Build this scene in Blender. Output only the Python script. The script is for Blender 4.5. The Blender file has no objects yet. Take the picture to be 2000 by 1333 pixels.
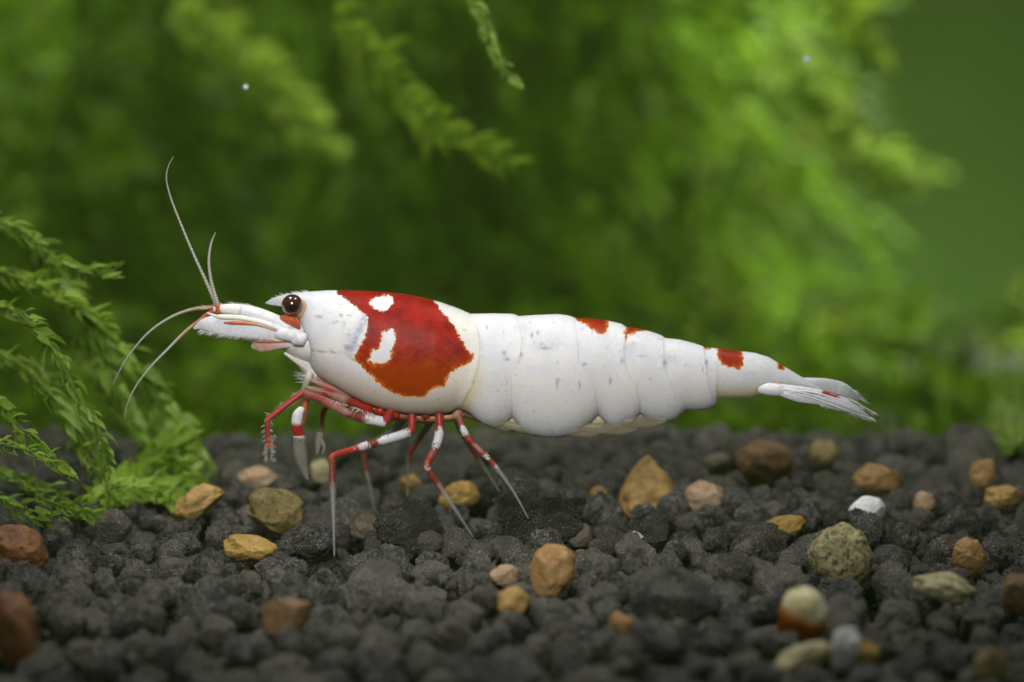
import bpy, bmesh, math, random
import numpy as np
from mathutils import Vector, Matrix, noise as mnoise

# One Blender unit is one centimetre: the shrimp is about 2.6 cm long.
sc = bpy.context.scene
sc.unit_settings.system = 'METRIC'
sc.unit_settings.scale_length = 0.01
COL = sc.collection
random.seed(7)
RNG = np.random.default_rng(11)

# ------------------------------------------------------------------ camera
PITCH = math.radians(3.5)
DIST = 12.0            # camera to the plane of the shrimp
PXU = 0.002            # one photo pixel at that plane
ZC = 0.772             # height of the picture centre in that plane
CAM = np.array([0.0, -DIST * math.cos(PITCH), ZC + DIST * math.sin(PITCH)])
FWD = np.array([0.0, math.cos(PITCH), -math.sin(PITCH)])
UP = np.array([0.0, math.sin(PITCH), math.cos(PITCH)])

cam_d = bpy.data.cameras.new('camera')
cam = bpy.data.objects.new('camera', cam_d)
COL.objects.link(cam)
cam.location = CAM
cam.rotation_euler = (math.pi / 2 - PITCH, 0, 0)
cam_d.sensor_width = 36.0
cam_d.lens = 36.0 * DIST / (2000 * PXU)
cam_d.clip_start = 0.1
cam_d.clip_end = 500
cam_d.dof.use_dof = True
cam_d.dof.focus_distance = 11.87
cam_d.dof.aperture_fstop = 0.46
cam_d.dof.aperture_blades = 0
sc.camera = cam

# ------------------------------------------------------------------ light
world = bpy.data.worlds.new('World')
sc.world = world
world.use_nodes = True
bg = world.node_tree.nodes['Background']
bg.inputs[0].default_value = (0.88, 0.92, 0.86, 1)
bg.inputs[1].default_value = 0.10


def area_lamp(name, loc, target, sx, sy, watts, color, spread=180):
    d = bpy.data.lights.new(name, 'AREA')
    d.shape = 'RECTANGLE'
    d.size, d.size_y = sx, sy
    d.energy = watts
    d.color = color
    d.spread = math.radians(spread)
    o = bpy.data.objects.new(name, d)
    COL.objects.link(o)
    o.location = loc
    o.rotation_euler = (Vector(target) - Vector(loc)).to_track_quat('-Z', 'Y').to_euler()
    return o


area_lamp('overhead_lamp', (-2.3, -0.4, 6.4), (-0.9, -0.3, 0.6), 2.2, 1.2, 86, (1.0, 0.98, 0.95), 130)
area_lamp('overhead_lamp', (2.0, -0.4, 6.4), (0.6, -0.3, 0.6), 2.2, 1.2, 62, (1.0, 0.98, 0.95), 130)
area_lamp('overhead_lamp', (0.5, 5.4, 7.0), (0.5, 5.8, 1.0), 5.5, 1.0, 90, (1.0, 0.98, 0.94), 76)  # added lamp, only there to brighten the hanging moss fronds
area_lamp('overhead_lamp', (-0.6, 11.0, 9.5), (-0.6, 12.6, 1.0), 14.0, 4.0, 3300, (1.0, 0.99, 0.92), 72)
fl_d = bpy.data.lights.new('front_fill', 'SPOT')  # fill spot added ahead of the camera to lift the shrimp's side
fl_d.energy = 1000
fl_d.color = (1.0, 0.98, 0.96)
fl_d.spot_size = math.radians(55)
fl_d.spot_blend = 1.0
fl_d.shadow_soft_size = 0.7
fl = bpy.data.objects.new('front_fill', fl_d)
COL.objects.link(fl)
fl.location = (-1.0, -5.0, 2.9)
fl.rotation_euler = (Vector((-0.32, 0.0, 1.2)) - Vector(fl.location)).to_track_quat('-Z', 'Y').to_euler()

sc.view_settings.view_transform = 'Standard'
sc.view_settings.look = 'None'
sc.view_settings.exposure = 0.0
sc.view_settings.gamma = 1.0
sc.view_settings.use_curve_mapping = False
sc.cycles.use_denoising = True
try:
    sc.cycles.denoiser = 'OPENIMAGEDENOISE'
except Exception:
    pass
sc.cycles.max_bounces = 10
sc.cycles.transparent_max_bounces = 24
sc.cycles.caustics_reflective = False
sc.cycles.caustics_refractive = False


# ------------------------------------------------------------------ pixel helpers
def W(px, py, y=0.0):
    """World point on the vertical plane Y = y seen at photo pixel (px, py)."""
    d = FWD * DIST + np.array([1.0, 0, 0]) * ((px - 1000) * PXU) + UP * ((666.5 - py) * PXU)
    t = (y - CAM[1]) / d[1]
    return CAM + d * t


SLOPE = 0.105          # the soil bed rises towards the back and drops again behind its crest
CREST = 2.05


def H(y):
    if y <= CREST:
        return SLOPE * y
    return max(-0.08, SLOPE * CREST - 0.15 * (y - CREST))


def G(px, py, z=0.0):
    """World point on the sloping bed (plus z) seen at photo pixel (px, py)."""
    d = FWD * DIST + np.array([1.0, 0, 0]) * ((px - 1000) * PXU) + UP * ((666.5 - py) * PXU)
    t = (SLOPE * CAM[1] + z - CAM[2]) / (d[2] - SLOPE * d[1])
    return CAM + d * t


def project(p):
    v = p - CAM
    dep = v @ FWD
    return 1000 + v[..., 0] * DIST / dep / PXU, 666.5 - (v @ UP) * DIST / dep / PXU, dep


# ------------------------------------------------------------------ mesh helpers
def mesh_from(name, verts, faces, smooth=True):
    me = bpy.data.meshes.new(name)
    me.from_pydata([tuple(v) for v in verts], [], faces)
    me.polygons.foreach_set('use_smooth', [smooth] * len(me.polygons))
    me.update()
    return me


def mesh_tris(name, verts, tris, smooth=True):
    """verts (n,3) and tris (m,3) numpy arrays, built fast."""
    me = bpy.data.meshes.new(name)
    n, m = len(verts), len(tris)
    me.vertices.add(n)
    me.vertices.foreach_set('co', np.ascontiguousarray(verts, dtype=np.float32).ravel())
    me.loops.add(m * 3)
    me.loops.foreach_set('vertex_index', np.ascontiguousarray(tris, dtype=np.int32).ravel())
    me.polygons.add(m)
    me.polygons.foreach_set('loop_start', np.arange(m, dtype=np.int32) * 3)
    me.polygons.foreach_set('use_smooth', np.full(m, smooth))
    me.update(calc_edges=True)
    me.validate()
    return me


def fattr(me, name, vals):
    a = me.attributes.new(name, 'FLOAT', 'POINT')
    a.data.foreach_set('value', np.asarray(vals, dtype=np.float32).ravel())


def cattr(me, name, vals):
    a = me.attributes.new(name, 'FLOAT_COLOR', 'POINT')
    a.data.foreach_set('color', np.asarray(vals, dtype=np.float32).ravel())


def add(name, me, mat, parent=None, label=None, cat=None, group=None, kind=None):
    o = bpy.data.objects.new(name, me)
    COL.objects.link(o)
    if mat is not None and me is not None and len(me.materials) == 0:
        me.materials.append(mat)
    if parent is not None:
        o.parent = parent
        o.matrix_parent_inverse = parent.matrix_world.inverted() if False else Matrix.Translation(-Vector(parent.location)) if parent.parent is None else Matrix.Identity(4)
    tag(o, label, cat, group, kind)
    return o


def tag(o, label=None, cat=None, group=None, kind=None):
    if label:
        o['label'] = label
    if cat:
        o['category'] = cat
    if group:
        o['group'] = group
    if kind:
        o['kind'] = kind
    return o


def empty(name, loc, label, cat, group=None):
    o = bpy.data.objects.new(name, None)
    o.empty_display_size = 0.05
    COL.objects.link(o)
    o.location = loc
    return tag(o, label, cat, group)


# ------------------------------------------------------------------ node helpers
class Nodes:
    def __init__(self, name):
        self.mat = bpy.data.materials.new(name)
        self.mat.use_nodes = True
        self.t = self.mat.node_tree
        self.bsdf = self.t.nodes['Principled BSDF']
        self.out = self.t.nodes['Material Output']

    def n(self, typ, ins=None, **props):
        nd = self.t.nodes.new(typ)
        for k, v in props.items():
            setattr(nd, k, v)
        for k, v in (ins or {}).items():
            self.set(nd.inputs[k], v)
        return nd

    def set(self, sock, v):
        if isinstance(v, bpy.types.NodeSocket):
            self.t.links.new(v, sock)
        elif isinstance(v, bpy.types.Node):
            self.t.links.new(v.outputs[0], sock)
        else:
            if isinstance(v, tuple) and len(v) == 3 and sock.type == 'RGBA':
                v = (*v, 1)
            sock.default_value = v

    def math(self, op, a, b=0.0, c=0.0, clamp=False):
        nd = self.n('ShaderNodeMath', {0: a, 1: b, 2: c}, operation=op)
        nd.use_clamp = clamp
        return nd.outputs[0]

    def mix(self, f, a, b):
        nd = self.n('ShaderNodeMix', data_type='RGBA')
        self.set(nd.inputs[0], f)
        self.set(nd.inputs[6], a)
        self.set(nd.inputs[7], b)
        return nd.outputs[2]

    def step(self, v, lo, hi):
        nd = self.n('ShaderNodeMapRange', {0: v, 1: lo, 2: hi, 3: 0.0, 4: 1.0}, interpolation_type='SMOOTHSTEP')
        return nd.outputs[0]

    def noise(self, vec, scale, detail=3, rough=0.55, dist=0.0):
        return self.n('ShaderNodeTexNoise', {'Vector': vec, 'Scale': scale, 'Detail': detail, 'Roughness': rough, 'Distortion': dist}).outputs[0]

    def attr(self, name, out='Fac'):
        return self.n('ShaderNodeAttribute', attribute_name=name).outputs[out]

    def obj(self):
        return self.n('ShaderNodeTexCoord').outputs['Object']

    def pos(self):
        return self.n('ShaderNodeNewGeometry').outputs['Position']

    def bump(self, h, strength, dist):
        return self.n('ShaderNodeBump', {'Height': h, 'Strength': strength, 'Distance': dist}).outputs[0]

    def p(self, **kw):
        names = {'color': 'Base Color', 'rough': 'Roughness', 'normal': 'Normal', 'spec': 'Specular IOR Level',
                 'sss': 'Subsurface Weight', 'sssr': 'Subsurface Radius', 'ssss': 'Subsurface Scale',
                 'coat': 'Coat Weight', 'coatr': 'Coat Roughness', 'alpha': 'Alpha', 'trans': 'Transmission Weight', 'ior': 'IOR'}
        for k, v in kw.items():
            self.set(self.bsdf.inputs[names[k]], v)


# ================================================================== materials
def mat_soil(name='dark_soil', black=0.0):
    m = Nodes(name)
    co = m.pos()
    rnd = m.math('FRACT', m.math('ADD', m.n('ShaderNodeObjectInfo').outputs['Random'], m.attr('rnd')))
    n1 = m.noise(co, 9, 5, 0.65)
    n2 = m.noise(co, 55, 5, 0.75)
    n3 = m.noise(co, 150, 2, 0.6)
    base = m.mix(m.step(m.math('ADD', m.math('MULTIPLY', n1, 0.4), m.math('MULTIPLY', n2, 0.6)), 0.42, 0.58), (0.010, 0.0095, 0.0088), (0.16, 0.152, 0.137))
    base = m.mix(m.math('MULTIPLY', m.step(rnd, 0.35, 1.0), 0.60), base, (0.25, 0.24, 0.212))
    base = m.mix(m.math('MULTIPLY', m.step(rnd, 0.50, 0.56), m.math('MULTIPLY', m.step(n2, 0.42, 0.62), 0.55)), base, (0.15, 0.105, 0.060))
    base = m.mix(m.math('MULTIPLY', m.step(n2, 0.58, 0.72), 0.55), base, (0.22, 0.21, 0.195))
    speck = m.math('MULTIPLY', m.step(n3, 0.59, 0.63), m.step(n1, 0.40, 0.56))  # mineral specks, with glints painted in as pale colour
    base = m.mix(m.math('MULTIPLY', speck, 0.85), base, (0.62, 0.56, 0.46))
    if black:
        base = m.mix(m.math('MULTIPLY', m.math('SUBTRACT', 1.0, m.math('MULTIPLY', speck, 0.6)), black), base, (0.010, 0.009, 0.008))
    pits = m.n('ShaderNodeTexVoronoi', {'Vector': co, 'Scale': 34.0}).outputs['Distance']
    h = m.math('ADD', m.math('MULTIPLY', n2, 0.9), m.math('ADD', m.math('MULTIPLY', n3, 0.7), m.math('MULTIPLY', pits, 0.5)))
    m.p(color=base, rough=m.n('ShaderNodeMapRange', {0: n2, 1: 0.3, 2: 0.7, 3: 0.58, 4: 0.26}).outputs[0],
        spec=0.75, normal=m.bump(h, 1.0, 0.036))
    return m.mat


def mat_pebble(name, c1, c2, scale=7, dark=None, speck=0.0, bump=0.75, rough=0.55, sss=0.15, split=None):
    m = Nodes(name)
    co = m.obj()
    n1 = m.noise(co, scale, 4, 0.6, 0.6)
    n2 = m.noise(co, scale * 6, 4, 0.65)
    base = m.mix(m.step(n1, 0.34, 0.66), c1, c2)
    if split is not None:
        z = m.n('ShaderNodeSeparateXYZ', {0: co})
        hgt = m.math('ADD', m.math('ADD', z.outputs[2], m.math('MULTIPLY', z.outputs[0], 0.35)), m.math('MULTIPLY', m.math('SUBTRACT', n1, 0.5), 0.10))
        base = m.mix(m.step(hgt, -0.005, 0.050), (0.50, 0.20, 0.030), base)
        base = m.mix(m.step(hgt, -0.030, 0.018), split, base)
    if dark is not None:
        base = m.mix(m.math('MULTIPLY', m.step(n2, 0.56, 0.68), 0.75), base, dark)
    if speck:
        v = m.n('ShaderNodeTexVoronoi', {'Vector': co, 'Scale': scale * 5.5, 'Randomness': 1.0})
        edge = m.math('MAXIMUM', m.step(m.noise(co, scale * 7, 3, 0.7), 0.52, 0.60), m.math('MULTIPLY', m.step(m.noise(co, scale * 14, 2, 0.6), 0.56, 0.62), 0.8))
        base = m.mix(m.math('MULTIPLY', edge, speck), base, (0.035, 0.034, 0.024))
    m.p(color=base, rough=rough, spec=0.4, sss=sss, sssr=(0.06, 0.04, 0.02), ssss=0.4,
        normal=m.bump(m.math('ADD', n2, m.math('MULTIPLY', n1, 0.6)), bump, 0.014))
    return m.mat


def mat_shell():
    """Body: opaque porcelain white with red saddles; sd attributes give the pigment borders."""
    m = Nodes('shrimp_shell')
    uv = m.n('ShaderNodeCombineXYZ', {0: m.attr('pu'), 1: m.attr('pv'), 2: 0.0}).outputs[0]
    pv = m.attr('pv')
    e1 = m.noise(uv, 190, 3, 0.7)
    e2 = m.noise(uv, 70, 3, 0.6)
    jag = m.math('ADD', m.math('MULTIPLY', m.math('SUBTRACT', e1, 0.5), 3.6), m.math('MULTIPLY', m.math('SUBTRACT', e2, 0.5), 3.2))
    e0 = m.noise(uv, 430, 2, 0.7)
    jag = m.math('ADD', jag, m.math('MULTIPLY', m.math('SUBTRACT', e0, 0.5), 2.4))
    red = m.step(m.math('ADD', m.attr('red_sd'), jag), -0.28, 0.28)
    halo = m.step(m.math('ADD', m.attr('red_sd'), m.math('ADD', jag, 0.38)), -0.22, 0.22)
    # white shell: chalky on top, more flesh-like low down
    cloud = m.noise(uv, 17, 4, 0.6)
    fine = m.noise(uv, 120, 4, 0.7)
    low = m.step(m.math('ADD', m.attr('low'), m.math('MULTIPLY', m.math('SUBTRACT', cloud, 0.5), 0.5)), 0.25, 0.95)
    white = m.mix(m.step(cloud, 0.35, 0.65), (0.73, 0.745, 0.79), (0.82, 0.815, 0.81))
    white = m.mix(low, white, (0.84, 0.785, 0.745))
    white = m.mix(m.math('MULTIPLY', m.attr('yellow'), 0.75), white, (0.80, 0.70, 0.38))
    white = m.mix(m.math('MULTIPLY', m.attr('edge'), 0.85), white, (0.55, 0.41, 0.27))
    white = m.mix(m.math('MULTIPLY', m.attr('grey'), m.step(fine, 0.25, 0.6)), white, (0.42, 0.42, 0.52))
    # blue-grey chromatophores
    vor = m.n('ShaderNodeTexVoronoi', {'Vector': m.n('ShaderNodeVectorMath', {0: m.n('ShaderNodeTexNoise', {'Vector': uv, 'Scale': 70.0}).outputs[1], 1: (0.014, 0.014, 0.0), 2: uv}, operation='MULTIPLY_ADD').outputs[0], 'Scale': 75.0}).outputs['Distance']
    spk = m.math('MULTIPLY', m.step(vor, 0.26, 0.08), m.step(m.noise(uv, 22, 3, 0.6), 0.50, 0.60))
    spk2 = m.math('MULTIPLY', m.step(fine, 0.54, 0.68), m.step(m.noise(uv, 11, 3), 0.40, 0.58))
    white = m.mix(m.math('MULTIPLY', spk, 0.38), white, (0.26, 0.26, 0.32))
    white = m.mix(m.math('MULTIPLY', spk2, 0.55), white, (0.47, 0.48, 0.62))
    blotch = m.step(m.noise(uv, 24, 5, 0.7, 0.8), 0.52, 0.70)
    white = m.mix(m.math('MULTIPLY', blotch, m.math('SUBTRACT', 0.34, m.math('MULTIPLY', low, 0.30))), white, (0.56, 0.57, 0.70))
    white = m.mix(m.step(m.math('ADD', m.attr('spot'), m.math('MULTIPLY', m.math('SUBTRACT', e1, 0.5), 1.1)), 0.05, 1.7), white, (0.30, 0.30, 0.34))
    white = m.mix(m.math('MULTIPLY', m.attr('line'), 0.65), white, (0.23, 0.20, 0.19))
    # red pigment
    rn = m.noise(uv, 30, 5, 0.65)
    rr = m.mix(m.step(rn, 0.3, 0.7), (0.21, 0.007, 0.005), (0.38, 0.014, 0.008))
    rr = m.mix(m.step(m.math('ADD', m.attr('orange'), m.math('MULTIPLY', m.math('SUBTRACT', rn, 0.5), 0.7)), 0.30, 0.85), rr, (0.34, 0.042, 0.003))
    rim = m.step(m.math('ADD', m.attr('red_sd'), m.math('MULTIPLY', jag, 1.3)), 1.9, 0.05)
    rr = m.mix(m.math('MULTIPLY', rim, m.attr('orange')), rr, (0.72, 0.17, 0.010))
    sparkle = m.math('MULTIPLY', m.step(m.noise(uv, 210, 2, 0.7), 0.68, 0.75), m.attr('sheen'))  # sheen along the back, painted into the red as pale flecks
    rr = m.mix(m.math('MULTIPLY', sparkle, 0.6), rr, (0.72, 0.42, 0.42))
    white = m.mix(m.math('MULTIPLY', halo, 0.55), white, (0.86, 0.72, 0.42))
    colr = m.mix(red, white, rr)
    bumph = m.math('ADD', m.noise(uv, 45, 4, 0.6), m.math('MULTIPLY', fine, 0.35))
    m.p(color=colr, rough=m.math('ADD', 0.34, m.math('MULTIPLY', fine, 0.20)), spec=0.13, sss=m.math('SUBTRACT', 0.90, m.math('MULTIPLY', red, 0.70)),
        sssr=(1.0, 0.86, 0.76), ssss=0.24, normal=m.bump(bumph, 0.30, 0.010))
    return m.mat


def mat_limb():
    """Appendages: colour and opacity from the colour attribute."""
    m = Nodes('shrimp_limb')
    ca = m.n('ShaderNodeAttribute', attribute_name='tint')
    po = m.pos()
    n1 = m.noise(po, 60, 4, 0.65)
    n2 = m.noise(po, 260, 3, 0.6)
    c = m.mix(m.math('MULTIPLY', m.step(n1, 0.55, 0.75), 0.16), ca.outputs['Color'], (0.78, 0.74, 0.74))
    c = m.mix(m.math('MULTIPLY', m.step(n2, 0.64, 0.74), 0.35), c, (0.20, 0.19, 0.24))
    tr = m.n('ShaderNodeBsdfTransparent', {0: (0.97, 0.96, 0.93)})
    al = m.math('MULTIPLY', ca.outputs['Alpha'], m.n('ShaderNodeMapRange', {0: n1, 1: 0.3, 2: 0.7, 3: 0.85, 4: 1.1}).outputs[0], clamp=True)
    m.p(color=c, rough=0.32, spec=0.25, sss=0.25, sssr=(0.05, 0.03, 0.02), ssss=0.25, normal=m.bump(n1, 0.25, 0.006))
    gl = m.n('ShaderNodeBsdfGlossy', {'Color': (0.9, 0.9, 0.9), 'Roughness': 0.18})
    fr = m.n('ShaderNodeFresnel', {'IOR': 1.07})
    trg = m.n('ShaderNodeMixShader', {0: fr.outputs[0], 1: tr.outputs[0], 2: gl.outputs[0]})
    mx = m.n('ShaderNodeMixShader', {0: al, 1: trg.outputs[0], 2: m.bsdf.outputs[0]})
    m.t.links.new(mx.outputs[0], m.out.inputs[0])
    return m.mat


def mat_bristle():
    m = Nodes('bristle')
    tr = m.n('ShaderNodeBsdfTransparent')
    m.p(color=(0.80, 0.80, 0.76), rough=0.4)
    mx = m.n('ShaderNodeMixShader', {0: 0.72, 1: tr.outputs[0], 2: m.bsdf.outputs[0]})
    m.t.links.new(mx.outputs[0], m.out.inputs[0])
    return m.mat


def mat_eye():
    m = Nodes('eye_cornea')
    co = m.obj()
    lw = m.n('ShaderNodeVectorMath', {0: co, 1: (0.0, -0.035, -0.003)}, operation='DISTANCE').outputs['Value']
    n = m.noise(co, 90, 3)
    c = m.mix(m.step(m.math('ADD', lw, m.math('MULTIPLY', n, 0.006)), 0.006, 0.034), (0.004, 0.002, 0.002), (0.060, 0.012, 0.008))
    hexes = m.n('ShaderNodeTexVoronoi', {'Vector': co, 'Scale': 260.0}).outputs['Distance']
    m.p(color=c, rough=0.16, spec=0.6, coat=0.5, coatr=0.05, normal=m.bump(hexes, 0.06, 0.002))
    return m.mat


def mat_moss(name, dark, light, transl=0.45, rough=0.55, spec=0.25):
    m = Nodes(name)
    rnd = m.math('FRACT', m.math('ADD', m.math('MULTIPLY', m.n('ShaderNodeObjectInfo').outputs['Random'], 0.6), m.attr('rnd')))
    n = m.noise(m.pos(), 14, 3)
    f = m.math('ADD', m.math('MULTIPLY', rnd, 0.6), m.math('MULTIPLY', n, 0.4))
    c = m.mix(m.step(f, 0.2, 0.8), dark, light)
    c = m.mix(m.math('MULTIPLY', m.step(rnd, 0.93, 0.97), 0.7), c, (0.16, 0.12, 0.03))
    m.p(color=c, rough=rough, spec=spec)
    tl = m.n('ShaderNodeBsdfTranslucent', {'Color': c})
    mx = m.n('ShaderNodeMixShader', {0: transl, 1: m.bsdf.outputs[0], 2: tl.outputs[0]})
    m.t.links.new(mx.outputs[0], m.out.inputs[0])
    return m.mat


def mat_plain(name, c1, c2, scale, rough=0.8, bump=0.3):
    m = Nodes(name)
    n = m.noise(m.obj(), scale, 5, 0.6)
    m.p(color=m.mix(m.step(n, 0.3, 0.7), c1, c2), rough=rough, spec=0.2, normal=m.bump(n, bump, 0.05))
    return m.mat


SOIL = mat_soil()
SOIL_BLACK = mat_soil('black_soil', 0.68)
SHELL = mat_shell()
LIMB = mat_limb()
BRISTLE = mat_bristle()
EYE = mat_eye()
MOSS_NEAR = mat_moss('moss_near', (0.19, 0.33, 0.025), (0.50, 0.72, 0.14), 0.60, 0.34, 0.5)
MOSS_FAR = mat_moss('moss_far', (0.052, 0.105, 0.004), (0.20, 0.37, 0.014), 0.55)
MOSS_TIP = mat_moss('moss_tip', (0.34, 0.52, 0.04), (0.56, 0.76, 0.15), 0.58)
STEM = mat_plain('moss_stem', (0.10, 0.16, 0.02), (0.18, 0.28, 0.04), 20, 0.6)

# ================================================================== setting
def plane(name, x0, x1, y0, y1, z, mat, vertical=None):
    if vertical is None:
        vs = [(x0, y0, z), (x1, y0, z), (x1, y1, z), (x0, y1, z)]
    else:
        vs = [(x0, vertical, y0), (x1, vertical, y0), (x1, vertical, y1), (x0, vertical, y1)]
    o = add(name, mesh_from(name, vs, [(0, 1, 2, 3)], False), mat)
    tag(o, kind='structure')
    return o


BED_Z = -0.24
bed_mat = mat_plain('bed_soil', (0.012, 0.012, 0.012), (0.04, 0.038, 0.035), 3)
bed_v, bed_f = [], []
for k, yy in enumerate((-7.0, -3.0, CREST, CREST + 2.0, 22.0)):
    bed_v += [(-20, yy, BED_Z + H(yy)), (20, yy, BED_Z + H(yy))]
    if k:
        bed_f.append((2 * k - 2, 2 * k - 1, 2 * k + 1, 2 * k))
tag(add('soil_bed', mesh_from('soil_bed', bed_v, bed_f, False), bed_mat), kind='structure')
plane('tank_back_wall', -20, 20, BED_Z, 18, 0, mat_plain('back_wall_murk', (0.042, 0.092, 0.013), (0.072, 0.145, 0.022), 0.30, 0.9, 0.1), vertical=19.0)  # green of murky water depth painted into the wall colour


# ================================================================== shrimp
def catmull(pts, n):
    """Dense polyline through control points; returns positions and control-index parameter."""
    P = np.asarray(pts, float)
    m = len(P)
    Pe = np.vstack([2 * P[0] - P[1], P, 2 * P[-1] - P[-2]])
    ts = np.linspace(0, m - 1, n)
    out = np.zeros((n, P.shape[1]))
    for i, t in enumerate(ts):
        k = min(int(t), m - 2)
        f = t - k
        a, b, c, d = Pe[k], Pe[k + 1], Pe[k + 2], Pe[k + 3]
        out[i] = 0.5 * (2 * b + (c - a) * f + (2 * a - 5 * b + 4 * c - d) * f * f + (3 * b - a - 3 * c + d) * f ** 3)
    return out, ts


def tube(pts, rn, rb=None, n=60, seg=12, cols=None, smooth_path=True, caps=True, bead=None, jitter=0.0):
    """Tapered tube. rn: radius in the picture plane, rb: radius in depth, one per control point.
    cols: list of (index, (r,g,b,a)) stops."""
    if smooth_path:
        P, ts = catmull(pts, n)
    else:
        Q = np.asarray(pts, float)
        ts = np.linspace(0, len(Q) - 1, n)
        P = np.stack([np.interp(ts, range(len(Q)), Q[:, k]) for k in range(3)], 1)
    rb = rn if rb is None else rb
    RN = np.interp(ts, range(len(rn)), rn)
    RB = np.interp(ts, range(len(rb)), rb)
    if bead:
        RN = RN * (1 + 0.22 * np.sin(np.arange(n) * bead))
        RB = RB * (1 + 0.22 * np.sin(np.arange(n) * bead))
    T = np.gradient(P, axis=0)
    T /= np.linalg.norm(T, axis=1)[:, None] + 1e-12
    N = np.cross(T, np.array([0, 1.0, 0]))
    N /= np.linalg.norm(N, axis=1)[:, None] + 1e-12
    B = np.cross(N, T)
    ang = np.linspace(0, 2 * math.pi, seg, endpoint=False)
    V = (P[:, None, :] + N[:, None, :] * (np.cos(ang)[None, :, None] * RN[:, None, None]) + B[:, None, :] * (np.sin(ang)[None, :, None] * RB[:, None, None])).reshape(-1, 3)
    F = []
    for i in range(n - 1):
        for k in range(seg):
            F.append((i * seg + k, i * seg + (k + 1) % seg, (i + 1) * seg + (k + 1) % seg, (i + 1) * seg + k))
    F = F[::1]
    tpar = np.repeat(ts, seg)
    if caps:
        a0, a1 = len(V), len(V) + 1
        V = np.vstack([V, P[0] - T[0] * RN[0] * 0.5, P[-1] + T[-1] * RN[-1] * 0.6])
        tpar = np.append(tpar, [ts[0], ts[-1]])
        for k in range(seg):
            F.append((a0, (k + 1) % seg, k))
            F.append((a1, (n - 1) * seg + k, (n - 1) * seg + (k + 1) % seg))
    C = None
    if cols:
        ci = [c[0] for c in cols]
        cv = np.array([c[1] for c in cols])
        if jitter:
            tpar = tpar + np.array([mnoise.noise(Vector(v) * 45.0) + 0.9 * mnoise.noise(Vector(v) * 120.0) for v in V]) * jitter
        C = np.stack([np.interp(tpar, ci, cv[:, k]) for k in range(4)], 1)
    return V, F, C


def tint_mesh(name, parts):
    Vs, Fs, Cs, off = [], [], [], 0
    for V, F, C in parts:
        Vs.append(V)
        Fs += [tuple(i + off for i in f) for f in F]
        Cs.append(C)
        off += len(V)
    me = mesh_from(name, np.vstack(Vs), Fs)
    cattr(me, 'tint', np.vstack(Cs))
    return me


def hairs(name, items, parent, mat=None, seed=1):
    """items: (root, tip, radius) thin bent cones joined into one fringe."""
    V, F = [], []
    r = random.Random(seed)
    for root, tip, rad in items:
        root = np.asarray(root, float)
        tip = np.asarray(tip, float)
        t = tip - root
        L = np.linalg.norm(t) + 1e-9
        t = t / L
        a = np.cross(t, [0.3, 0.9, 0.2])
        a /= np.linalg.norm(a)
        b = np.cross(t, a)
        bend = (a * r.uniform(-1, 1) + b * r.uniform(-1, 1)) * L * 0.12
        base = len(V)
        for f, q in ((0, 1), (0.5, 0.75)):
            c = root + t * L * f + bend * math.sin(f * math.pi)
            for k in range(3):
                an = k * 2.094
                V.append(c + (a * math.cos(an) + b * math.sin(an)) * rad * q)
        V.append(tip)
        for k in range(3):
            k2 = (k + 1) % 3
            F.append((base + k, base + k2, base + 3 + k2, base + 3 + k))
            F.append((base + 3 + k, base + 3 + k2, base + 6))
    o = add(name, mesh_from(name, V, F), mat or BRISTLE, parent)
    o['kind'] = 'stuff'
    return o


shrimp_base = G(880, 1040, 0.0)
shrimp = empty('shrimp', (float(W(900, 800)[0]), 0.0, 0.0), 'white freshwater shrimp with deep red saddle patches and banded legs, walking on dark granules', 'shrimp')

# ---- body outline, photo pixels
TOP = [(518, 592), (528, 585), (540, 580), (556, 575.5), (570, 573.5), (600, 570.5), (639, 568), (660, 568), (705, 568.5), (750, 571), (789, 575), (825, 582), (855, 590), (885, 600), (905, 608), (918, 614),
       (940, 613.5), (964, 613), (1000, 614), (1008, 616), (1012, 618.5), (1048, 616), (1090, 614.5), (1110, 617), (1119, 620), (1124, 622.5), (1146, 622.5), (1182, 626), (1213, 633), (1220, 637), (1224, 640),
       (1244, 642), (1272, 648.6), (1290, 655), (1296, 658.5), (1299, 661), (1328, 664), (1356, 671), (1373, 677), (1378, 679), (1399, 681), (1443, 686), (1476, 690), (1502, 698), (1520, 709), (1533, 717), (1555, 730), (1575, 742), (1608, 761)]
BOT = [(518, 593), (530, 596), (545, 598), (562, 600), (575, 606), (584, 622), (590, 655), (594, 680), (600, 703), (609, 722), (622, 737), (639, 748), (675, 769), (711, 787), (750, 800), (795, 808.5), (840, 810), (876, 806),
       (893, 800), (905, 802), (918, 808), (930, 820), (945, 830), (964, 835), (985, 830), (1001, 818), (1006, 823), (1020, 843), (1040, 851), (1062, 854.5), (1085, 855), (1104, 853), (1132, 843), (1155, 826), (1168, 812), (1174, 818),
       (1191, 834), (1202, 837), (1213, 836), (1236, 825), (1250, 809), (1256, 814), (1272, 822), (1300, 826), (1320, 819), (1338, 802), (1342, 801.5), (1370, 802), (1388, 799), (1399, 794), (1402, 778), (1432, 778), (1467, 777), (1482, 773), (1492, 764), (1503, 760),
       (1520, 758), (1540, 758), (1560, 760), (1580, 763), (1608, 766)]
HALF = [(518, 1.5), (530, 4), (545, 6.5), (560, 9), (575, 17), (584, 28), (594, 40), (610, 51), (640, 63), (700, 78), (780, 88), (850, 89), (900, 84), (935, 77), (1000, 77), (1060, 78), (1120, 75), (1200, 68), (1290, 58), (1360, 48), (1398, 42), (1404, 37), (1450, 35), (1490, 30), (1510, 25), (1540, 20), (1580, 14), (1608, 8)]
HOLLOW = [(518, 0), (585, 0), (620, 40), (660, 62), (860, 60), (900, 46), (1000, 52), (1300, 40), (1380, 26), (1398, 12), (1404, 0), (1608, 0)]
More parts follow.
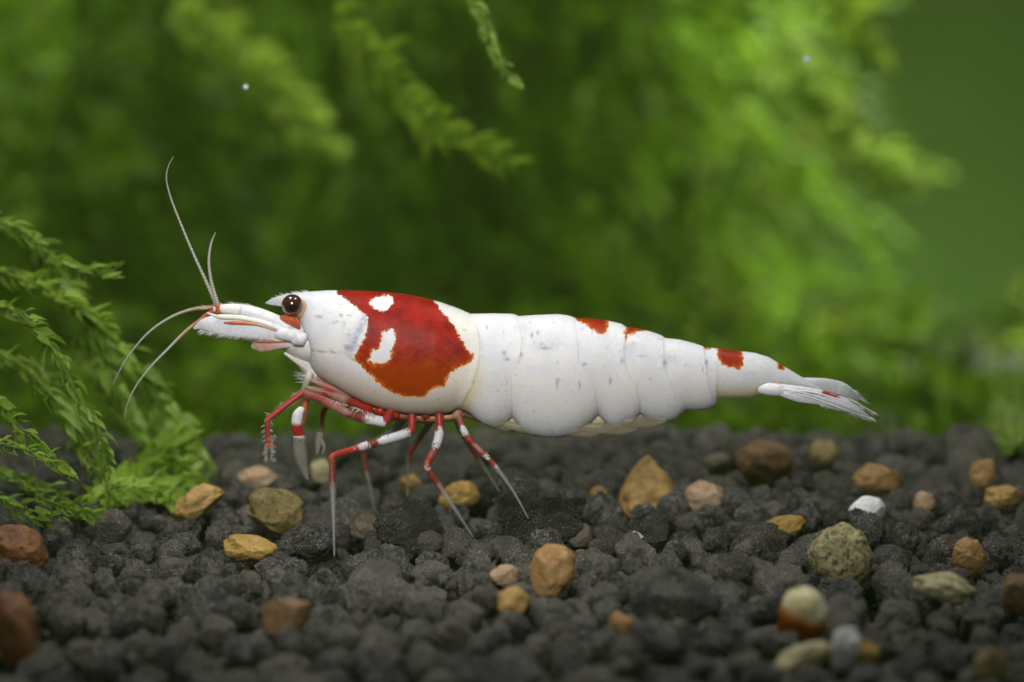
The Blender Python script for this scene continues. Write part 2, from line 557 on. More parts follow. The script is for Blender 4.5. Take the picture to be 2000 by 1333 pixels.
CLOSE = [(518, 1.0), (590, 1.0), (640, 0.86), (1380, 0.86), (1400, 0.95), (1406, 1.0), (1608, 1.0)]   # how far round the section the outer shell goes


def ip(tab, x):
    return np.interp(x, [a[0] for a in tab], [a[1] for a in tab])


# rear margins of carapace and of tail segments 1-5, as x over y
MARG = [
    [(560, 890), (600, 903), (613, 917), (640, 930), (664, 937), (694, 937), (724, 932), (757, 921), (790, 902), (806, 880), (830, 860)],
    [(560, 1006), (618, 1010), (664, 1020), (692, 1017), (715, 1008), (737, 1000), (776, 999), (810, 1002), (860, 1005)],
    [(560, 1118), (622, 1121), (664, 1128), (703, 1129), (734, 1149), (762, 1161), (810, 1168), (860, 1170)],
    [(560, 1220), (639, 1222), (664, 1220), (698, 1219), (726, 1224), (754, 1241), (787, 1248), (807, 1251), (860, 1253)],
    [(560, 1296), (658, 1297), (692, 1297), (714, 1295), (754, 1311), (784, 1321), (800, 1338), (860, 1345)],
    [(560, 1374), (678, 1376), (706, 1378), (748, 1384), (782, 1392), (796, 1402), (860, 1404)],
]


def relief(u, v):
    r = np.zeros_like(u)
    seg = np.zeros(u.shape, int)
    M = [np.interp(v, [a[0] for a in m], [a[1] for a in m]) for m in MARG]
    thick = [6.0, 3.6, 4.2, 4.0, 3.8, 4.0]
    wid = [26, 34, 44, 40, 34, 34]
    for k, m in enumerate(M):
        inside = u <= m
        prev = M[k - 1] if k else np.full_like(u, -1e9)
        mine = inside & (u > prev)
        s = np.clip(1 - (m - u) / wid[k], 0, 1)
        up = thick[k] * s * s
        if k == 1:     # low down, segment 2 laps over segment 1
            lowf = np.clip((v - 700) / 40, 0, 1)
            up = up * (1 - lowf) - 3.0 * lowf * s
        if k == 2:
            lowf = np.clip((v - 700) / 40, 0, 1)
            s2 = np.clip(1 - (u - prev) / 30, 0, 1)
            up = np.maximum(up, 2.6 * lowf * s2 ** 2)
        r = np.where(mine, up, r)
        seg = np.where(mine, k, seg)
    r = np.where(u > M[5], -1.0, r)
    seg = np.where(u > M[5], 6, seg)
    near = np.min([np.abs(u - m) for m in M], axis=0)
    return r, seg, near


def poly_sd(u, v, poly):
    """Signed distance, positive inside, of points to a polygon (photo pixels)."""
    P = np.asarray(poly, float)
    Q = np.roll(P, -1, axis=0)
    best = np.full(u.shape, 1e9)
    ins = np.zeros(u.shape, bool)
    for (ax, ay), (bx, by) in zip(P, Q):
        dx, dy = bx - ax, by - ay
        t = np.clip(((u - ax) * dx + (v - ay) * dy) / (dx * dx + dy * dy + 1e-9), 0, 1)
        best = np.minimum(best, np.hypot(u - ax - t * dx, v - ay - t * dy))
        c = ((ay > v) != (by > v)) & (u < (bx - ax) * (v - ay) / (by - ay + 1e-12) + ax)
        ins ^= c
    return np.where(ins, best, -best)


SADDLE = [(657, 572), (655, 540), (848, 540), (849, 588), (856, 600), (867, 615), (884, 632), (894, 651), (905, 668), (911, 684), (925, 693), (925, 705), (909, 714), (888, 720), (877, 735), (867, 754), (842, 762), (829, 777), (808, 778),
          (785, 775), (762, 766), (745, 754), (730, 739), (713.5, 722), (690, 697), (703, 678), (713.5, 657), (718, 638), (718, 619), (701, 605), (690, 595), (671, 581)]
HOLES = [[(720, 590), (734.5, 579), (764, 578), (767, 590), (758, 605), (749, 610), (737, 605), (722, 596)],
         [(766, 642), (773, 649), (772, 668), (765, 684), (762, 703), (749, 710), (730, 712), (721, 705), (726, 686.5), (739, 680), (745, 665.5), (747, 649)]]
SPOTS_RED = [[(1124, 600), (1182, 600), (1188, 636), (1184, 651), (1171, 653), (1154, 643), (1140, 633), (1124, 625)],
             [(1223, 620), (1262, 620), (1259, 647), (1241, 650), (1227, 655), (1222, 668), (1220, 655)],
             [(1397, 660), (1443, 660), (1452, 701), (1451, 712), (1441, 722), (1423, 717), (1410, 712), (1403, 701)],
             [(1375, 660), (1389, 660), (1388, 682), (1376, 680)],
             [(1517, 700), (1530, 700), (1533, 719), (1531, 724), (1520, 722)]]
DARKS = [(624, 619, 7, 3.5), (617, 617, 3, 2), (666, 616, 4, 3.5), (659, 629, 4, 2), (672, 633, 3, 3), (652, 631, 4, 2), (681, 616, 5, 1.6), (678, 678, 6, 5), (682, 655, 4, 3), (985, 690, 5, 4), (990, 702, 6, 4), (1018, 693, 3, 4), (1039, 655, 3, 6), (1088, 750, 2, 9), (1090, 742, 5, 2), (1132, 752, 2, 8), (1299, 710, 4, 6),
         (1380, 708, 4, 6), (1372, 722, 2, 5), (1215, 705, 4, 6), (1065, 680, 12, 3), (1050, 650, 3, 4), (1142, 712, 5, 3), (951, 640, 2, 4), (1256, 696, 9, 1.4), (1192, 745, 3, 6)]
SUTURE = [(594, 645), (596, 662), (598, 676), (606, 683), (622, 687), (645, 687), (664, 691), (684, 699), (696, 706)]


def seg_dist(u, v, line):
    best = np.full(u.shape, 1e9)
    for (ax, ay), (bx, by) in zip(line[:-1], line[1:]):
        dx, dy = bx - ax, by - ay
        t = np.clip(((u - ax) * dx + (v - ay) * dy) / (dx * dx + dy * dy + 1e-9), 0, 1)
        best = np.minimum(best, np.hypot(u - ax - t * dx, v - ay - t * dy))
    return best


def build_body():
    us = np.concatenate([np.arange(518, 612, 1.3), np.arange(612, 1608.1, 1.55)])
    NO, NI = 64, 12
    th = np.linspace(0, 1, NO)
    U = np.repeat(us[:, None], NO, 1)
    top, bot, hw, cl = ip(TOP, us), ip(BOT, us), ip(HALF, us), ip(CLOSE, us)
    ang = th[None, :] * math.pi * cl[:, None]
    s = (1 - np.cos(ang)) / (1 - np.cos(math.pi * cl))[:, None]
    Vv = top[:, None] + (bot - top)[:, None] * s
    sy = np.sin(np.clip(ang, 0, math.pi))
    sy = np.where(sy < 0, 0, sy) ** 0.80
    # keeled back ahead of the carapace
    R, seg, near = relief(U, Vv)
    Y = hw[:, None] * sy + R * np.clip(sy * 1.4, 0, 1)
    Y = np.maximum(Y, 0) * PXU
    groove = np.exp(-(seg_dist(U, Vv, SUTURE) / 2.2) ** 2)
    Y = Y - groove * 1.6 * PXU * np.clip(sy, 0, 1)
    # inner side
    tau = np.linspace(0, 1, NI + 1)[1:]
    ye = Y[:, -1]
    hol = ip(HOLLOW, us)
    Yi = ye[:, None] * (1 - tau[None, :]) ** 0.7
    Vi = bot[:, None] - hol[:, None] * np.sin(tau[None, :] * math.pi / 2)
    Uall = np.hstack([U, np.repeat(us[:, None], NI, 1)])
    Vall = np.hstack([Vv, Vi])
    Yall = np.hstack([Y, Yi])
    nr, nc = Uall.shape
    d = FWD[None, None, :] * DIST + np.stack([(Uall - 1000) * PXU, np.zeros_like(Uall), np.zeros_like(Uall)], -1) + UP[None, None, :] * ((666.5 - Vall) * PXU)[..., None]
    t = (-Yall - CAM[1]) / d[..., 1]
    P = CAM + d * t[..., None]
    Pn = P.reshape(-1, 3)
    # right half: drop the two seam columns (top line and belly line)
    Pf = P[:, 1:-1].copy()
    Pf[..., 1] *= -1
    nf = nc - 2
    Pall = np.vstack([Pn, Pf.reshape(-1, 3)])
    off = nr * nc
    idxN = np.arange(nr * nc).reshape(nr, nc)
    idxF = off + np.arange(nr * nf).reshape(nr, nf)
    loop = np.hstack([idxN, idxF[:, ::-1]])      # top -> near side -> belly -> far side
    L = loop.shape[1]
    F = []
    for i in range(nr - 1):
        a, b = loop[i], loop[i + 1]
        for k in range(L):
            k2 = (k + 1) % L
            F.append((a[k], a[k2], b[k2], b[k]))
    F.append(tuple(loop[0][::-1]))
    F.append(tuple(loop[-1]))
    F = [tuple(int(x) for x in f) for f in F]
    me = mesh_from('body', Pall, F)

    def both(A, inner=None):
        A = np.hstack([A, np.repeat(A[:, -1:], NI, 1)]) if A.shape[1] == NO else A
        return np.concatenate([A.reshape(-1), A[:, 1:-1].reshape(-1)])
    u, v = Uall, Vall
    sd = poly_sd(u, v, SADDLE)
    for h in HOLES:
        sd = np.minimum(sd, -poly_sd(u, v, h))
    for p in SPOTS_RED:
        sd = np.maximum(sd, poly_sd(u, v, p))
    inner = np.zeros_like(u)
    inner[:, NO:] = 1
    sd = np.where(inner > 0, -60, sd)
    fattr(me, 'red_sd', both(np.clip(sd / 4.0, -12, 12)))
    fattr(me, 'pu', both(u / 1000))
    fattr(me, 'pv', both(v / 1000))
    hfrac = (v - ip(TOP, u)) / np.maximum(ip(BOT, u) - ip(TOP, u), 1)
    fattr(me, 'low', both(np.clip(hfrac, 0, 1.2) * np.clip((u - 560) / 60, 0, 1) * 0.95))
    fattr(me, 'orange', both(np.clip((v - 640) / 110, 0, 1) * (u < 940) + 0.55 * (u > 940)))
    yel = np.exp(-((u - np.interp(v, [690, 760, 800, 820], [938, 922, 904, 900])) / 16) ** 2) * np.clip((v - 690) / 90, 0, 1)
    yel = np.maximum(yel, 0.8 * np.exp(-((v - 768) / 10) ** 2) * (u > 1396) * (u < 1490))
    yel = np.maximum(yel, 0.30 * np.clip((u - 840) / 30, 0, 1) * (u < np.interp(v, [a[0] for a in MARG[0]], [a[1] for a in MARG[0]])))
    fattr(me, 'yellow', both(yel))
    grey = 0.95 * np.exp(-(seg_dist(u, v, [(712, 622), (700, 650), (690, 672), (684, 686)]) / 9) ** 2) * (seg_dist(u, v, [(700, 668), (713, 650)]) > 4)
    grey = np.maximum(grey, 0.45 * np.exp(-(((u - 1062) / 26) ** 2 + ((v - 676) / 14) ** 2)))
    grey = np.maximum(grey, 0.45 * np.exp(-(((u - 1312) / 22) ** 2 + ((v - 700) / 10) ** 2)))
    grey = np.maximum(grey, 0.40 * np.exp(-(((u - 1232) / 16) ** 2 + ((v - 678) / 10) ** 2)))
    grey = np.maximum(grey, 0.35 * np.exp(-(((u - 1028) / 14) ** 2 + ((v - 640) / 12) ** 2)))
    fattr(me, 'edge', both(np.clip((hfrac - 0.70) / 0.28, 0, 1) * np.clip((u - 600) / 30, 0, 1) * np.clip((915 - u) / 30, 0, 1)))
    fattr(me, 'grey', both(grey))
    spot = np.zeros_like(u)
    for (x, y, a, b) in DARKS:
        spot = np.maximum(spot, 1.15 * np.exp(-((u - x) / (a * 1.25)) ** 2 - ((v - y) / (b * 1.25)) ** 2))
    fattr(me, 'spot', both(np.where(inner > 0, 0, spot)))
    line = np.exp(-(seg_dist(u, v, SUTURE) / 1.3) ** 2)
    R2, sg, near = relief(u, v)
    line = np.maximum(line, 0.16 * np.exp(-(near / 1.8) ** 2) * np.clip(hfrac * 4, 0, 1))
    fattr(me, 'line', both(np.where(inner > 0, 0, line)))
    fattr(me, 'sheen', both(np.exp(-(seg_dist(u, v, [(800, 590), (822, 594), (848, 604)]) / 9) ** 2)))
    return add('body', me, SHELL, shrimp)


body = build_body()

RED = (0.42, 0.018, 0.012, 0.97)
DRED = (0.27, 0.026, 0.020, 0.92)
PINK = (0.52, 0.12, 0.09, 0.75)
ORANGE = (0.62, 0.13, 0.03, 0.9)
WHITE = (0.82, 0.82, 0.85, 1.0)
OFFW = (0.80, 0.76, 0.70, 0.95)
CLEAR = (0.50, 0.49, 0.43, 0.24)
CLEARD = (0.46, 0.48, 0.54, 0.30)
OLIVE = (0.40, 0.36, 0.20, 0.45)
px = PXU


def path(pp):
    return [W(a, b, c * px) for a, b, c in pp]


def limb(name, pp, rr, cols, n=80, seg=12, parent=None, rb=None, smooth=True, bead=None, jitter=0.2):
    part = tube(path(pp), [r * px for r in rr], None if rb is None else [r * px for r in rb], n, seg, cols, smooth, True, bead, 0.0 if bead else jitter)
    return add(name, tint_mesh(name, [part]), LIMB, parent or shrimp)


# ---- eyes
def eye(side):
    c = W(571, 596, -44 * px)
    c[1] *= side
    bm = bmesh.new()
    bmesh.ops.create_uvsphere(bm, u_segments=40, v_segments=28, radius=20.8 * px)
    me = bpy.data.meshes.new('eye')
    bm.to_mesh(me)
    bm.free()
    for p in me.polygons:
        p.use_smooth = True
    me.materials.append(EYE)
    o = bpy.data.objects.new('eye', me)
    COL.objects.link(o)
    o.parent = shrimp
    o.location = Vector(c) - shrimp.location
    if side < 0:
        o.rotation_euler = (0, 0, math.pi)
    st = tube([np.array(W(a, b, y * px)) * [1, side, 1] for a, b, y in [(597, 612, -22), (588, 606, -28), (577, 600, -33)]],
              [15 * px, 19 * px, 20.2 * px], [11 * px, 15 * px, 16 * px], 30, 20,
              [(0, (0.62, 0.52, 0.44, 0.9)), (1, (0.62, 0.35, 0.15, 0.75)), (2, (0.6, 0.33, 0.12, 0.5))])
    add('eye_stalk', tint_mesh('eye_stalk', [st]), LIMB, shrimp)


eye(1)
eye(-1)
# orange patch of soft tissue below the eye and head lumps
limb('eye_socket', [(548, 622, -30), (562, 624, -36), (575, 629, -40), (584, 640, -42)], [5, 9, 10, 4],
     [(0, (0.55, 0.10, 0.03, 0.8)), (1.5, (0.58, 0.12, 0.03, 0.95)), (3, (0.5, 0.08, 0.03, 0.95))], 30, 16)
limb('head', [(520, 640, -8), (545, 648, -10), (575, 660, -8), (600, 672, -4), (625, 684, 0)], [12, 24, 33, 36, 30],
     [(0, WHITE), (2, (0.82, 0.80, 0.78, 1)), (4, OFFW)], 50, 24, rb=[22, 30, 36, 40, 38])
limb('antenna_base', [(528, 652, -32), (548, 652, -38), (572, 655, -43), (594, 660, -40)], [6, 13, 15, 10],
     [(0, WHITE), (3, (0.83, 0.82, 0.84, 1))], 40, 20)
limb('antenna_base', [(572, 668, -46), (585, 662, -48), (596, 655, -46)], [8, 15, 8], [(0, WHITE), (2, WHITE)], 30, 18)
# jointed antennule stalks (near and far)
for y0 in (-26, 20):
    limb('antennule_stalk', [(418, 604, y0 * .8), (440, 604, y0), (470, 606, y0), (500, 613, y0), (530, 624, y0), (565, 640, y0), (590, 650, y0)], [6, 10, 12, 13, 13, 13, 10],
         [(0, (0.80, 0.77, 0.70, 1)), (1.0, (0.85, 0.84, 0.78, 1)), (1.9, (0.84, 0.83, 0.80, 1)), (2, (0.60, 0.55, 0.47, .9)), (2.08, WHITE), (3.5, (0.84, 0.84, 0.85, 1)), (6, WHITE)], 80, 18)
# antennal scales: broad blades
for y0 in (-40, 36):
    limb('antenna_scale', [(379, 642, y0 * .8), (400, 634, y0), (430, 634, y0), (470, 638, y0), (510, 644, y0), (550, 650, y0 * .9), (585, 657, y0 * .7)], [2, 12, 20, 22, 19, 14, 9],
         [(0, (0.78, 0.78, 0.84, 0.75)), (1, (0.82, 0.83, 0.90, 0.92)), (4, (0.84, 0.85, 0.90, 0.97)), (6, WHITE)], 90, 24, rb=[2, 4, 5, 6, 6, 6, 6])
    limb('scale_rib', [(437, 631, y0 - 6), (455, 631, y0 - 7), (480, 632, y0 - 7), (500, 634, y0 - 7), (525, 641, y0 - 6), (548, 650, y0 - 5)], [1.5, 3.6, 3.4, 3.0, 2.2, 2.0],
         [(0, ORANGE), (2, (0.60, 0.17, 0.05, 0.95)), (3, (0.62, 0.34, 0.2, 0.9)), (4, (0.7, 0.45, 0.38, 0.85)), (5, (0.6, 0.3, 0.25, 0.8))], 50, 10)
    limb('scale_rib', [(405, 612, y0 + 6), (430, 620, y0 - 4), (470, 623, y0 - 4), (510, 631, y0 - 5), (548, 645, y0 - 5)], [2, 4, 4, 3.2, 2.5],
         [(0, OFFW), (2, (0.72, 0.68, 0.55, 1)), (4, WHITE)], 50, 10)
# pink mouth lobe and thin feeler below
limb('mouthpart', [(492, 678, -30), (505, 674, -34), (525, 671, -36), (548, 671, -36), (575, 672, -34)], [4, 15, 16, 11, 7],
     [(0, (0.70, 0.62, 0.52, 0.6)), (0.7, (0.66, 0.42, 0.34, 0.75)), (2, (0.66, 0.40, 0.33, 0.85)), (4, OFFW)], 50, 20, rb=[2, 5, 6, 6, 5])
limb('mouthpart', [(498, 668, -40), (525, 668, -42), (560, 669, -41)], [1.5, 3.2, 1.2], [(0, (0.6, 0.2, 0.15, .6)), (1, (0.55, 0.12, 0.09, .9)), (2, PINK)], 30, 8)
limb('mouthpart', [(556, 690, -22), (575, 703, -20), (600, 722, -14), (622, 742, -8)], [3, 5, 5, 5], [(0, OFFW), (3, (0.72, 0.68, 0.58, .9))], 30, 10)
limb('mouthpart', [(575, 690, -10), (590, 705, -8), (615, 725, 0), (650, 750, 0)], [8, 14, 18, 20], [(0, OFFW), (3, OFFW)], 30, 14)

# ---- antennae
GREYB = (0.52, 0.52, 0.44, 0.85)
GREYT = (0.42, 0.44, 0.32, 0.6)
limb('antenna', [(428, 610, -24), (420, 590, -24), (400, 545, -26), (375, 490, -30), (350, 430, -34), (333, 385, -38), (325, 350, -42), (329, 325, -44), (339, 306, -46)], [5, 4.0, 3.3, 2.7, 2.2, 1.8, 1.4, 1.1, 0.7],
     [(0, ORANGE), (0.5, PINK), (1, GREYB), (5, GREYB), (8, GREYT)], 260, 7, bead=1.55)
limb('antenna', [(427, 612, -30), (424, 592, -30), (413, 552, -32), (408, 512, -34), (412, 478, -36), (421, 454, -38)], [5, 4.2, 3.3, 2.8, 2.2, 0.9],
     [(0, ORANGE), (0.7, ORANGE), (1.1, GREYB), (4, GREYB), (5, GREYT)], 150, 7, bead=1.55)
limb('antenna', [(432, 606, 10), (410, 601, 8), (370, 606, 0), (330, 622, -6), (290, 650, -14), (255, 690, -20), (234, 724, -24), (220, 753, -28)], [5, 4.2, 3.2, 2.6, 2.2, 1.7, 1.3, 0.7],
     [(0, ORANGE), (0.9, ORANGE), (1.6, (0.50, 0.36, 0.24, .9)), (3, GREYB), (7, GREYT)], 230, 7, bead=1.55)
limb('antenna', [(430, 608, -10), (408, 613, -14), (388, 628, -20), (362, 648, -28), (330, 680, -36), (296, 715, -44), (266, 754, -50), (249, 790, -54), (243, 818, -56)], [5, 4.8, 3.9, 3.2, 2.7, 2.3, 1.8, 1.4, 0.7],
     [(0, (0.55, 0.12, 0.08, .95)), (1.6, (0.55, 0.14, 0.09, .95)), (2.5, (0.52, 0.34, 0.22, .9)), (4, GREYB), (8, GREYT)], 250, 7, bead=1.55)

# ---- legs. y values are sideways, in photo pixels, minus is towards the viewer
STRIPE = [WHITE, DRED]
legs = []


def leg(pp, rr, cols, n=110, far=False):
    if far:
        cols = [(i, (c[0] * 0.9, c[1], c[2], c[3] * 0.85)) for i, c in cols]
    core = [(i, (c[0], c[1], c[2], min(1.0, c[3] * 1.0))) for i, c in cols]
    skin = [(i, ((c[0] + .2) / 1.3, (c[1] + .2) / 1.3, (c[2] + .2) / 1.3, 0.85 if min(c[:3]) > .6 else (0.11 if c[3] > .6 else 0.10))) for i, c in cols]
    P = path(pp)
    rs = [r * px * 0.90 for r in rr]
    inner = [r * (0.76 if i < len(rr) - 2 else 0.6) for i, r in enumerate(rs)]
    parts = [tube(P, inner, None, n * 2, 14, core, True, True, None, 0.34), tube(P, rs, None, n * 2, 14, skin, True, True, None, 0.34)]
    return add('leg', tint_mesh('leg', parts), LIMB, shrimp)


# walking leg with raised knee
leg([(805, 806, -34), (804, 836, -44), (793, 847, -52), (735, 865, -84), (696, 877, -104), (652, 891, -124), (649, 906, -126), (649.5, 945, -134), (651, 1000, -146), (653, 1086, -166)],
    [11, 11, 11, 10, 9.5, 9, 8.5, 7.5, 5.6, 2.4],
    [(0, RED), (1.75, RED), (1.95, WHITE), (2.85, WHITE), (3.0, DRED), (3.35, DRED), (3.5, WHITE), (3.85, (0.62, 0.55, 0.62, 1)), (4.05, RED), (5.0, RED), (5.5, (0.5, 0.13, 0.09, .9)), (6, DRED), (7.0, DRED), (7.12, CLEAR), (8, CLEARD), (9, CLEARD)], 160)
leg([(857, 800, -34), (859, 836, -44), (852, 871, -58), (835, 905, -72), (840, 923, -74), (862, 955, -74), (894, 1003, -70), (924, 1049, -66)],
    [12, 11, 10, 9.5, 9, 7.5, 5, 2.2],
    [(0, RED), (1.1, RED), (1.25, WHITE), (2.0, WHITE), (2.1, DRED), (2.5, PINK), (2.7, RED), (3.2, RED), (3.5, (0.7, 0.6, 0.6, 0.9)), (3.8, DRED), (4.7, DRED), (4.9, PINK), (5.05, CLEARD), (7, CLEARD)], 140)
leg([(893, 800, -32), (902, 832, -40), (915, 856, -46), (936, 878, -50), (955, 897, -54), (972, 917, -58), (1002, 959, -64), (1032, 1013, -70)],
    [10, 8, 7.5, 7, 6.5, 6, 4.2, 2.0],
    [(0, PINK), (0.8, PINK), (1.05, RED), (1.15, WHITE), (1.75, WHITE), (1.9, RED), (2.5, RED), (2.7, (0.6, 0.42, 0.42, .8)), (3.1, PINK), (3.2, RED), (3.5, RED), (3.65, WHITE), (3.9, DRED), (4.6, RED), (4.85, (0.7, 0.6, 0.6, .8)), (5.1, CLEARD), (7, CLEARD)], 140)
# front pair with tufted claws
f1 = leg([(765, 800, -40), (752, 822, -52), (735, 822, -56), (690, 812, -62), (640, 788, -68), (596, 769, -74), (585, 772, -76), (527, 817, -88), (523, 828, -89), (525, 872, -92)],
         [11, 12, 11.5, 11.5, 10.5, 9, 8.5, 8, 7.5, 7.5],
         [(0, RED), (1.2, RED), (1.35, WHITE), (2.4, WHITE), (2.6, DRED), (3.1, DRED), (3.3, (0.45, 0.28, 0.27, .85)), (4.1, PINK), (4.3, DRED), (5, PINK), (6, RED), (7, RED), (7.6, (0.5, 0.2, 0.15, .9)), (8, RED), (8.8, RED), (9, (0.5, 0.2, 0.17, .8))], 160)
limb('claw', [(523, 868, -93), (519, 885, -94), (521, 903, -94)], [6, 5, 2], [(0, PINK), (0.7, CLEAR), (2, CLEAR)], 24, 10, parent=f1)
limb('claw', [(529, 868, -93), (532, 885, -94), (528, 900, -94)], [6, 4.5, 2], [(0, PINK), (0.7, CLEAR), (2, CLEAR)], 24, 10, parent=f1)
f2 = leg([(730, 800, -20), (690, 792, -30), (645, 782, -36), (606, 772, -44), (598, 782, -46), (591, 815, -50), (584, 838, -56), (586, 858, -58)],
         [10, 10, 9, 9, 9, 10, 12, 13],
         [(0, RED), (1, DRED), (2, PINK), (3, RED), (4, ORANGE), (5, (0.5, 0.08, 0.03, .95)), (5.8, (0.6, 0.2, 0.15, .95)), (7, DRED)], 120)
limb('wrist_segment', [(590, 798, -58), (582, 812, -60), (580, 832, -60), (585, 852, -60)], [7, 11, 11, 9], [(0, WHITE), (1.6, (0.78, 0.75, 0.78, 1)), (2, RED), (3, RED)], 40, 14, parent=f2)
limb('claw', [(585, 852, -58), (586, 880, -58), (592, 908, -58), (601, 937, -58)], [12.5, 13.5, 11, 2.5], [(0, (0.72, 0.66, 0.60, 0.8)), (0.3, (0.45, 0.42, 0.36, 0.30)), (2, (0.42, 0.40, 0.34, 0.28)), (3, CLEAR)], 50, 14, parent=f2)
# far legs
f3 = leg([(690, 790, 50), (650, 785, 56), (634, 800, 60), (629, 822, 62), (626, 848, 64)], [9, 9, 8, 7.5, 8], [(0, DRED), (2, RED), (3.4, DRED), (4, (0.45, 0.30, 0.22, .6))], 70, True)
limb('claw', [(626, 846, 64), (622, 866, 64), (619, 888, 64)], [8.5, 8, 2.5], [(0, (0.5, 0.42, 0.33, 0.5)), (2, CLEAR)], 30, 10, parent=f3)
limb('claw', [(628, 860, 60), (633, 872, 60), (630, 888, 60)], [5, 4, 2], [(0, (0.5, 0.42, 0.33, 0.45)), (2, CLEAR)], 24, 8, parent=f3)
leg([(800, 806, 30), (770, 840, 60), (735, 862, 90), (714, 872, 105), (712, 890, 108), (716, 922, 112), (724, 955, 118), (730, 992, 122)],
    [10, 9, 8.5, 8, 7.5, 6, 5.5, 2.5], [(0, DRED), (1, WHITE), (2, DRED), (3, DRED), (4, (0.30, 0.07, 0.04, .85)), (4.9, DRED), (5.1, CLEAR), (7, CLEAR)], 110)
leg([(850, 806, 30), (832, 838, 62), (812, 868, 90), (800, 890, 104), (797, 925, 112), (796, 968, 120)], [10, 9, 8, 7, 5, 2.5], [(0, DRED), (1, (0.5, 0.4, 0.4, .8)), (2, DRED), (3, DRED), (3.6, CLEAR), (5, CLEAR)], 80)
leg([(888, 806, 30), (900, 840, 60), (918, 872, 80), (945, 912, 96), (975, 960, 110)], [9, 8, 7, 5, 2.5], [(0, DRED), (1, WHITE), (1.5, DRED), (2.6, DRED), (3, CLEAR), (4, CLEAR)], 80)
# mouth legs under the front of the carapace: reddish translucent bundle
for k, (x0, y0, x1, y1, yy, c) in enumerate([(745, 806, 606, 742, -20, PINK), (720, 800, 600, 757, -34, DRED), (700, 795, 618, 735, -8, PINK), (760, 812, 640, 775, 10, RED), (690, 785, 592, 768, 20, DRED)]):
    limb('mouthpart', [(x0, y0, yy), ((x0 * 2 + x1) / 3, (y0 * 2 + y1) / 3 - 2, yy - 4), ((x0 + 2 * x1) / 3, (y0 + 2 * y1) / 3 - 3, yy - 6), (x1, y1, yy - 6)], [8, 10, 9, 4],
         [(0, RED), (1, DRED), (1.3, (0.50, 0.33, 0.25, .6)), (2, c), (3, (0.6, 0.4, 0.33, .5))], 50, 12)
limb('mouthpart', [(606, 728, -20), (601, 742, -22), (590, 764, -24)], [7, 8, 4], [(0, OFFW), (1, (0.72, 0.68, 0.6, .7)), (2, CLEAR)], 30, 12)
# leg bases under the carapace
limb('underside', [(640, 752, 0), (690, 782, 0), (750, 802, 0), (810, 812, 0), (860, 814, 0), (905, 806, 0)], [10, 14, 15, 14, 13, 12],
     [(0, (0.5, 0.3, 0.22, .8)), (1, (0.40, 0.07, 0.04, .9)), (2, DRED), (3, (0.42, 0.16, 0.10, .9)), (4, (0.5, 0.24, 0.14, .9)), (5, (0.6, 0.45, 0.25, .9))], 80, 18, rb=[20, 30, 34, 36, 36, 34], jitter=0.6)
for x, c in ((715, RED), (742, RED), (772, RED), (805, DRED), (832, DRED), (858, RED), (893, (0.55, 0.3, 0.2, .8))):
    for s in (-1, 1):
        limb('leg_base', [(x + 4, 786, s * 20), (x + 2, 800, s * 28), (x - 2, 816 - (8 if x < 760 else 0), s * 34)], [12, 13, 9], [(0, PINK), (1, c), (2, c)], 24, 14)

# ---- swimmerets folded under the tail
for k, (xa, ya, xb, yb, w) in enumerate([(925, 808, 1010, 838, 12), (985, 828, 1080, 845, 11), (1070, 837, 1180, 846, 11), (1130, 833, 1245, 839, 12), (1195, 822, 1300, 824, 12)]):
    for s in (-1, 1):
        limb('swimmeret', [(xa, ya, s * 34), (xa * .6 + xb * .4, ya * .6 + yb * .4 + 2, s * 38), (xa * .25 + xb * .75, ya * .25 + yb * .75 + 1, s * 38), (xb, yb - 3, s * 34)], [7, w, w, 4],
             [(0, (0.42, 0.36, 0.22, 0.6)), (1, (0.42, 0.37, 0.24, 0.34)), (2, (0.46, 0.42, 0.30, 0.28)), (3, (0.6, 0.57, 0.46, 0.3))], 50, 16, rb=[6, 9, 8, 3], jitter=0.5)
limb('belly_skin', [(905, 790, 0), (960, 806, 0), (1040, 818, 0), (1140, 816, 0), (1230, 806, 0), (1320, 788, 0), (1385, 770, 0)], [22, 26, 28, 28, 26, 22, 12],
     [(0, (0.62, 0.50, 0.28, .95)), (3, (0.60, 0.52, 0.36, .95)), (6, OFFW)], 70, 24, rb=[34, 38, 40, 38, 34, 28, 20])

# ---- tail fan
W7 = (0.80, 0.81, 0.87, 0.82)
WT = (0.74, 0.77, 0.84, 0.30)
limb('tail_fin_base', [(1484, 762, -20), (1500, 761, -28), (1520, 763, -32), (1536, 770, -34)], [8, 13, 13, 7], [(0, WHITE), (3, WHITE)], 30, 16)
limb('tail_fin_base', [(1484, 758, 20), (1500, 757, 28), (1520, 758, 32), (1536, 762, 34)], [8, 13, 13, 7], [(0, WHITE), (3, WHITE)], 30, 16)
limb('tail_fin', [(1520, 766, -36), (1560, 776, -44), (1600, 782, -50), (1640, 790, -54), (1675, 802, -56), (1698, 814, -58)], [7, 10, 9, 7, 5, 1.2],
     [(0, WHITE), (1.5, W7), (3.0, (0.80, 0.81, 0.88, .7)), (5, WT)], 70, 18, rb=[5, 4, 3, 2.5, 2, 1])
limb('tail_fin', [(1522, 757, -26), (1560, 764, -32), (1600, 771, -36), (1608, 773, -37), (1636, 780, -38), (1640, 781, -38), (1668, 791, -40), (1692, 802, -42)], [7, 10, 10, 9.5, 8, 8, 6, 1.2],
     [(0, WHITE), (2.4, W7), (2.75, W7), (3.0, (0.42, 0.02, 0.02, 1)), (4.0, (0.42, 0.02, 0.02, 1)), (4.9, W7), (5.5, (0.78, 0.79, 0.87, .6)), (7, WT)], 110, 18, rb=[5, 4, 3, 3, 2.5, 2.5, 2, 1], jitter=0.9)
